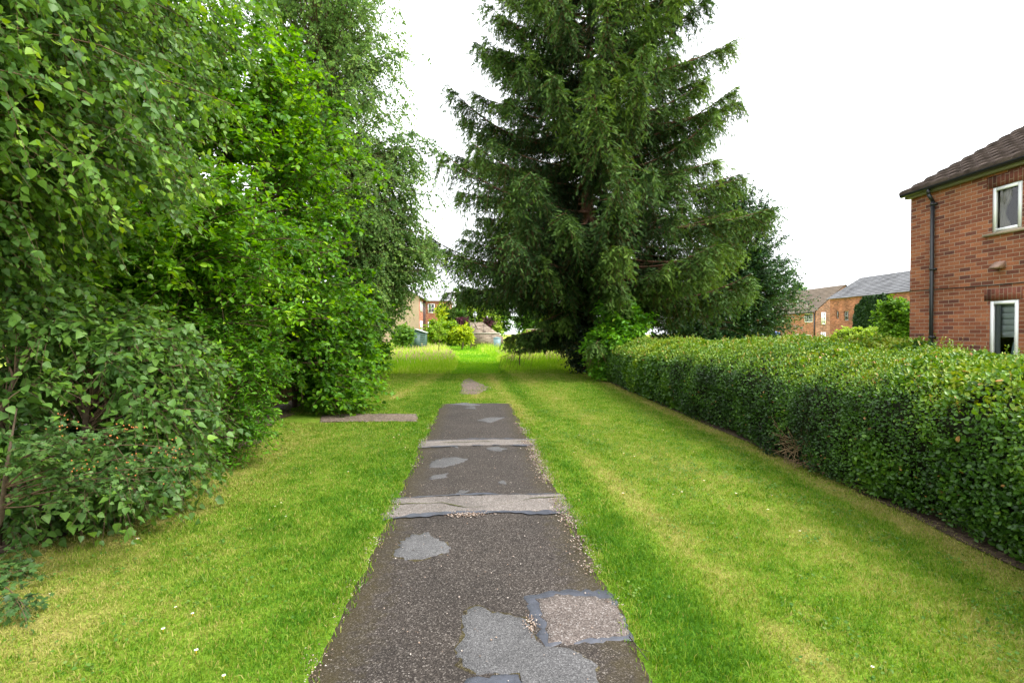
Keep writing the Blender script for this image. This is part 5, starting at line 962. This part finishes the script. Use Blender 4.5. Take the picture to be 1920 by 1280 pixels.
#@SECTION far
# ------------------------------------------------------------------ far gardens, saplings, distant trees
YG = leafmat('yellow_shrub_leaf', [(0, (0.08, 0.1805, 0.009)), (.5, (0.192, 0.323, 0.0135)), (1, (0.4, 0.437, 0.027))], .5, .3, .3)
PUR = leafmat('purple_leaf', [(0, (.04, .012, .02)), (1, (.14, .04, .06))], .5, .2, .3)
GG = leafmat('garden_green_leaf', [(0, (.03, .09, .012)), (.5, (.08, .18, .02)), (1, (.18, .30, .04))], .5, .3, .3)
LG = leafmat('light_garden_leaf', [(0, (.10, .20, .02)), (.5, (.20, .31, .035)), (1, (.34, .42, .07))], .5, .3, .3)
def bush(name, label, cat, box, Y, mat, ls, n, depth=2.5, group='garden plants across the meadow', tint=(0, 1), tw=8, nl=8, lobes=3, twl=.7, z0=None):
    u0, v0, u1, v1 = box; a, b = atY(u0, v0, Y), atY(u1, v1, Y); zb = max(0, b[2]) if z0 is None else z0; cx, hw = (a[0] + b[0]) / 2, (b[0] - a[0]) / 2; zt = a[2]
    tips = []
    for k in range(lobes):
        f = (k + .5) / lobes; cxx = a[0] + (b[0] - a[0]) * f; hh = (zt - zb) * (.8 + .2 * rng.uniform()); tips.append(ell_tips((cxx, Y, zb + hh * .5), (hw / lobes * 1.35, depth * .5, hh * .5), n // lobes, .5))
    return plant(name, label, cat, (cx, Y, 0), trunkline((cx, Y, 0), (cx, Y, zb + (zt - zb) * .6), 4, .05), .08, np.concatenate(tips), mat, BARK, T_BROAD, ls, tw, twl, nl, 0, .2, .3, .2, .1, group=group, tint=tint, twigs=False, br_r=.02)
bush('yellow_shrub', 'yellow green rounded shrub in front of the terraced house', 'shrub', (800, 596, 858, 640), 54, YG, .22, 130, tint=(.0, .75))
bush('yellow_shrub', 'golden yellow shrub immediately left of the stone wall', 'shrub', (852, 608, 880, 640), 53, YG, .2, 90, tint=(.35, 1))
bush('purple_shrub', 'purple leaved shrub above the golden shrub', 'shrub', (860, 598, 876, 606), 60, PUR, .17, 40, lobes=2)
bush('purple_shrub', 'small purple leaved shrub beside the far lantern', 'shrub', (910, 599, 921, 606), 62, PUR, .16, 26, lobes=2)
bush('garden_hedge', 'dark green tall garden hedge behind the yellow shrubs', 'hedge', (830, 562, 876, 600), 68, GG, .28, 240, tint=(0, .8), z0=0)
bush('garden_hedge', 'light green rounded garden trees behind the lantern', 'hedge', (858, 566, 935, 604), 70, LG, .28, 320, lobes=4, z0=0)
bush('garden_shrub', 'yellow flowering shrub above the brick garden wall', 'shrub', (1024, 592, 1046, 606), 58, YG, .2, 50, tint=(.5, 1), lobes=2)
bush('garden_shrub', 'green shrub in the grass right of the second sapling', 'shrub', (972, 624, 1010, 645), 46, LG, .18, 60)
bush('garden_shrub', 'grey green shrub left of the garden shed', 'shrub', (744, 606, 768, 645), 48, GG, .2, 80, tint=(.2, .9), lobes=2)
bush('autumn_shrub', 'orange tinged slender tree against the terraced house wall', 'tree', (822, 570, 834, 602), 66, YG, .2, 50, lobes=1, tint=(.5, 1))
bush('conifer_shrub', 'bright green tall shrub against the far corner of the brick house', 'shrub', (1660, 556, 1702, 640), 26, GG, .13, 190, tint=(.2, 1), lobes=2, twl=.4, group='plants beyond the hedge on the right', depth=2)
bush('pale_shrub', 'pale green spreading bush below the barn ivy', 'shrub', (1566, 612, 1668, 645), 33, LG, .14, 240, lobes=4, twl=.4, group='plants beyond the hedge on the right', tint=(.2, 1))
bush('dark_shrub', 'small dark green bush under the cottage windows', 'shrub', (1484, 626, 1510, 642), 34, GG, .12, 70, lobes=2, twl=.3, group='plants beyond the hedge on the right', tint=(0, .7))
SAP = leafmat('sapling_leaf', [(0, (.10, .22, .02)), (1, (.25, .36, .05))], .45, .4, .3)
s1 = atY(823, 655, 38.); plant('sapling', 'young thin tree standing in the meadow left of the mown way', 'tree', (s1[0], 38, 0), trunkline((s1[0], 38, 0), (s1[0] + .05, 38, 2.5), 5, .03), .035, ell_tips((s1[0], 38, 2.0), (.65, .65, .95), 22, .3), SAP, BARK, T_BROAD, .12, 5, .35, 6, .1, .2, .4, .2, .1, group='saplings in the meadow', twigs=False, tw_r=.004)
s2 = atY(974, 690, 25.); plant('sapling', 'young tree with a thin dark stem in the meadow under the spruce branches', 'tree', (s2[0], 25, 0), trunkline((s2[0], 25, 0), (s2[0] - .03, 25, 2.1), 5, .02), .03, ell_tips((s2[0] - .2, 25, 1.25), (.5, .45, .75), 14, .3), SAP, BARK, T_BROAD, .10, 4, .3, 5, -.1, .3, .4, .4, .15, group='saplings in the meadow', twigs=False, tw_r=.004)
for i, (u0, v0, u1, Y, lab) in enumerate(((826, 528, 872, 125, 'distant green tree behind the white building'), (862, 540, 905, 135, 'distant green tree showing between the white building and the spruce'), (905, 545, 960, 130, 'distant tree behind the spruce branches'), (1478, 533, 1508, 100, 'distant tree top above the cottage roof'), (760, 552, 792, 120, 'distant tree behind the terraced house roof'), (960, 560, 1040, 120, 'distant tree seen through the lower spruce branches'))):
    a, b = atY(u0, v0, Y), atY(u1, v0, Y); cx, hw = (a[0] + b[0]) / 2, (b[0] - a[0]) / 2; zt = a[2]
    plant('distant_tree', lab, 'tree', (cx, Y, 0), trunkline((cx, Y, 0), (cx, Y, zt * .7), 4, .1), .3, ell_tips((cx, Y, zt * .55), (hw * 1.1, 4, zt * .45), 150, .5), GG, BARK, T_BROAD, .5, 8, 1.3, 8, 0, .2, .3, .2, .1, group='distant trees on the skyline', twigs=False, br_r=.04, tint=(0, .7))
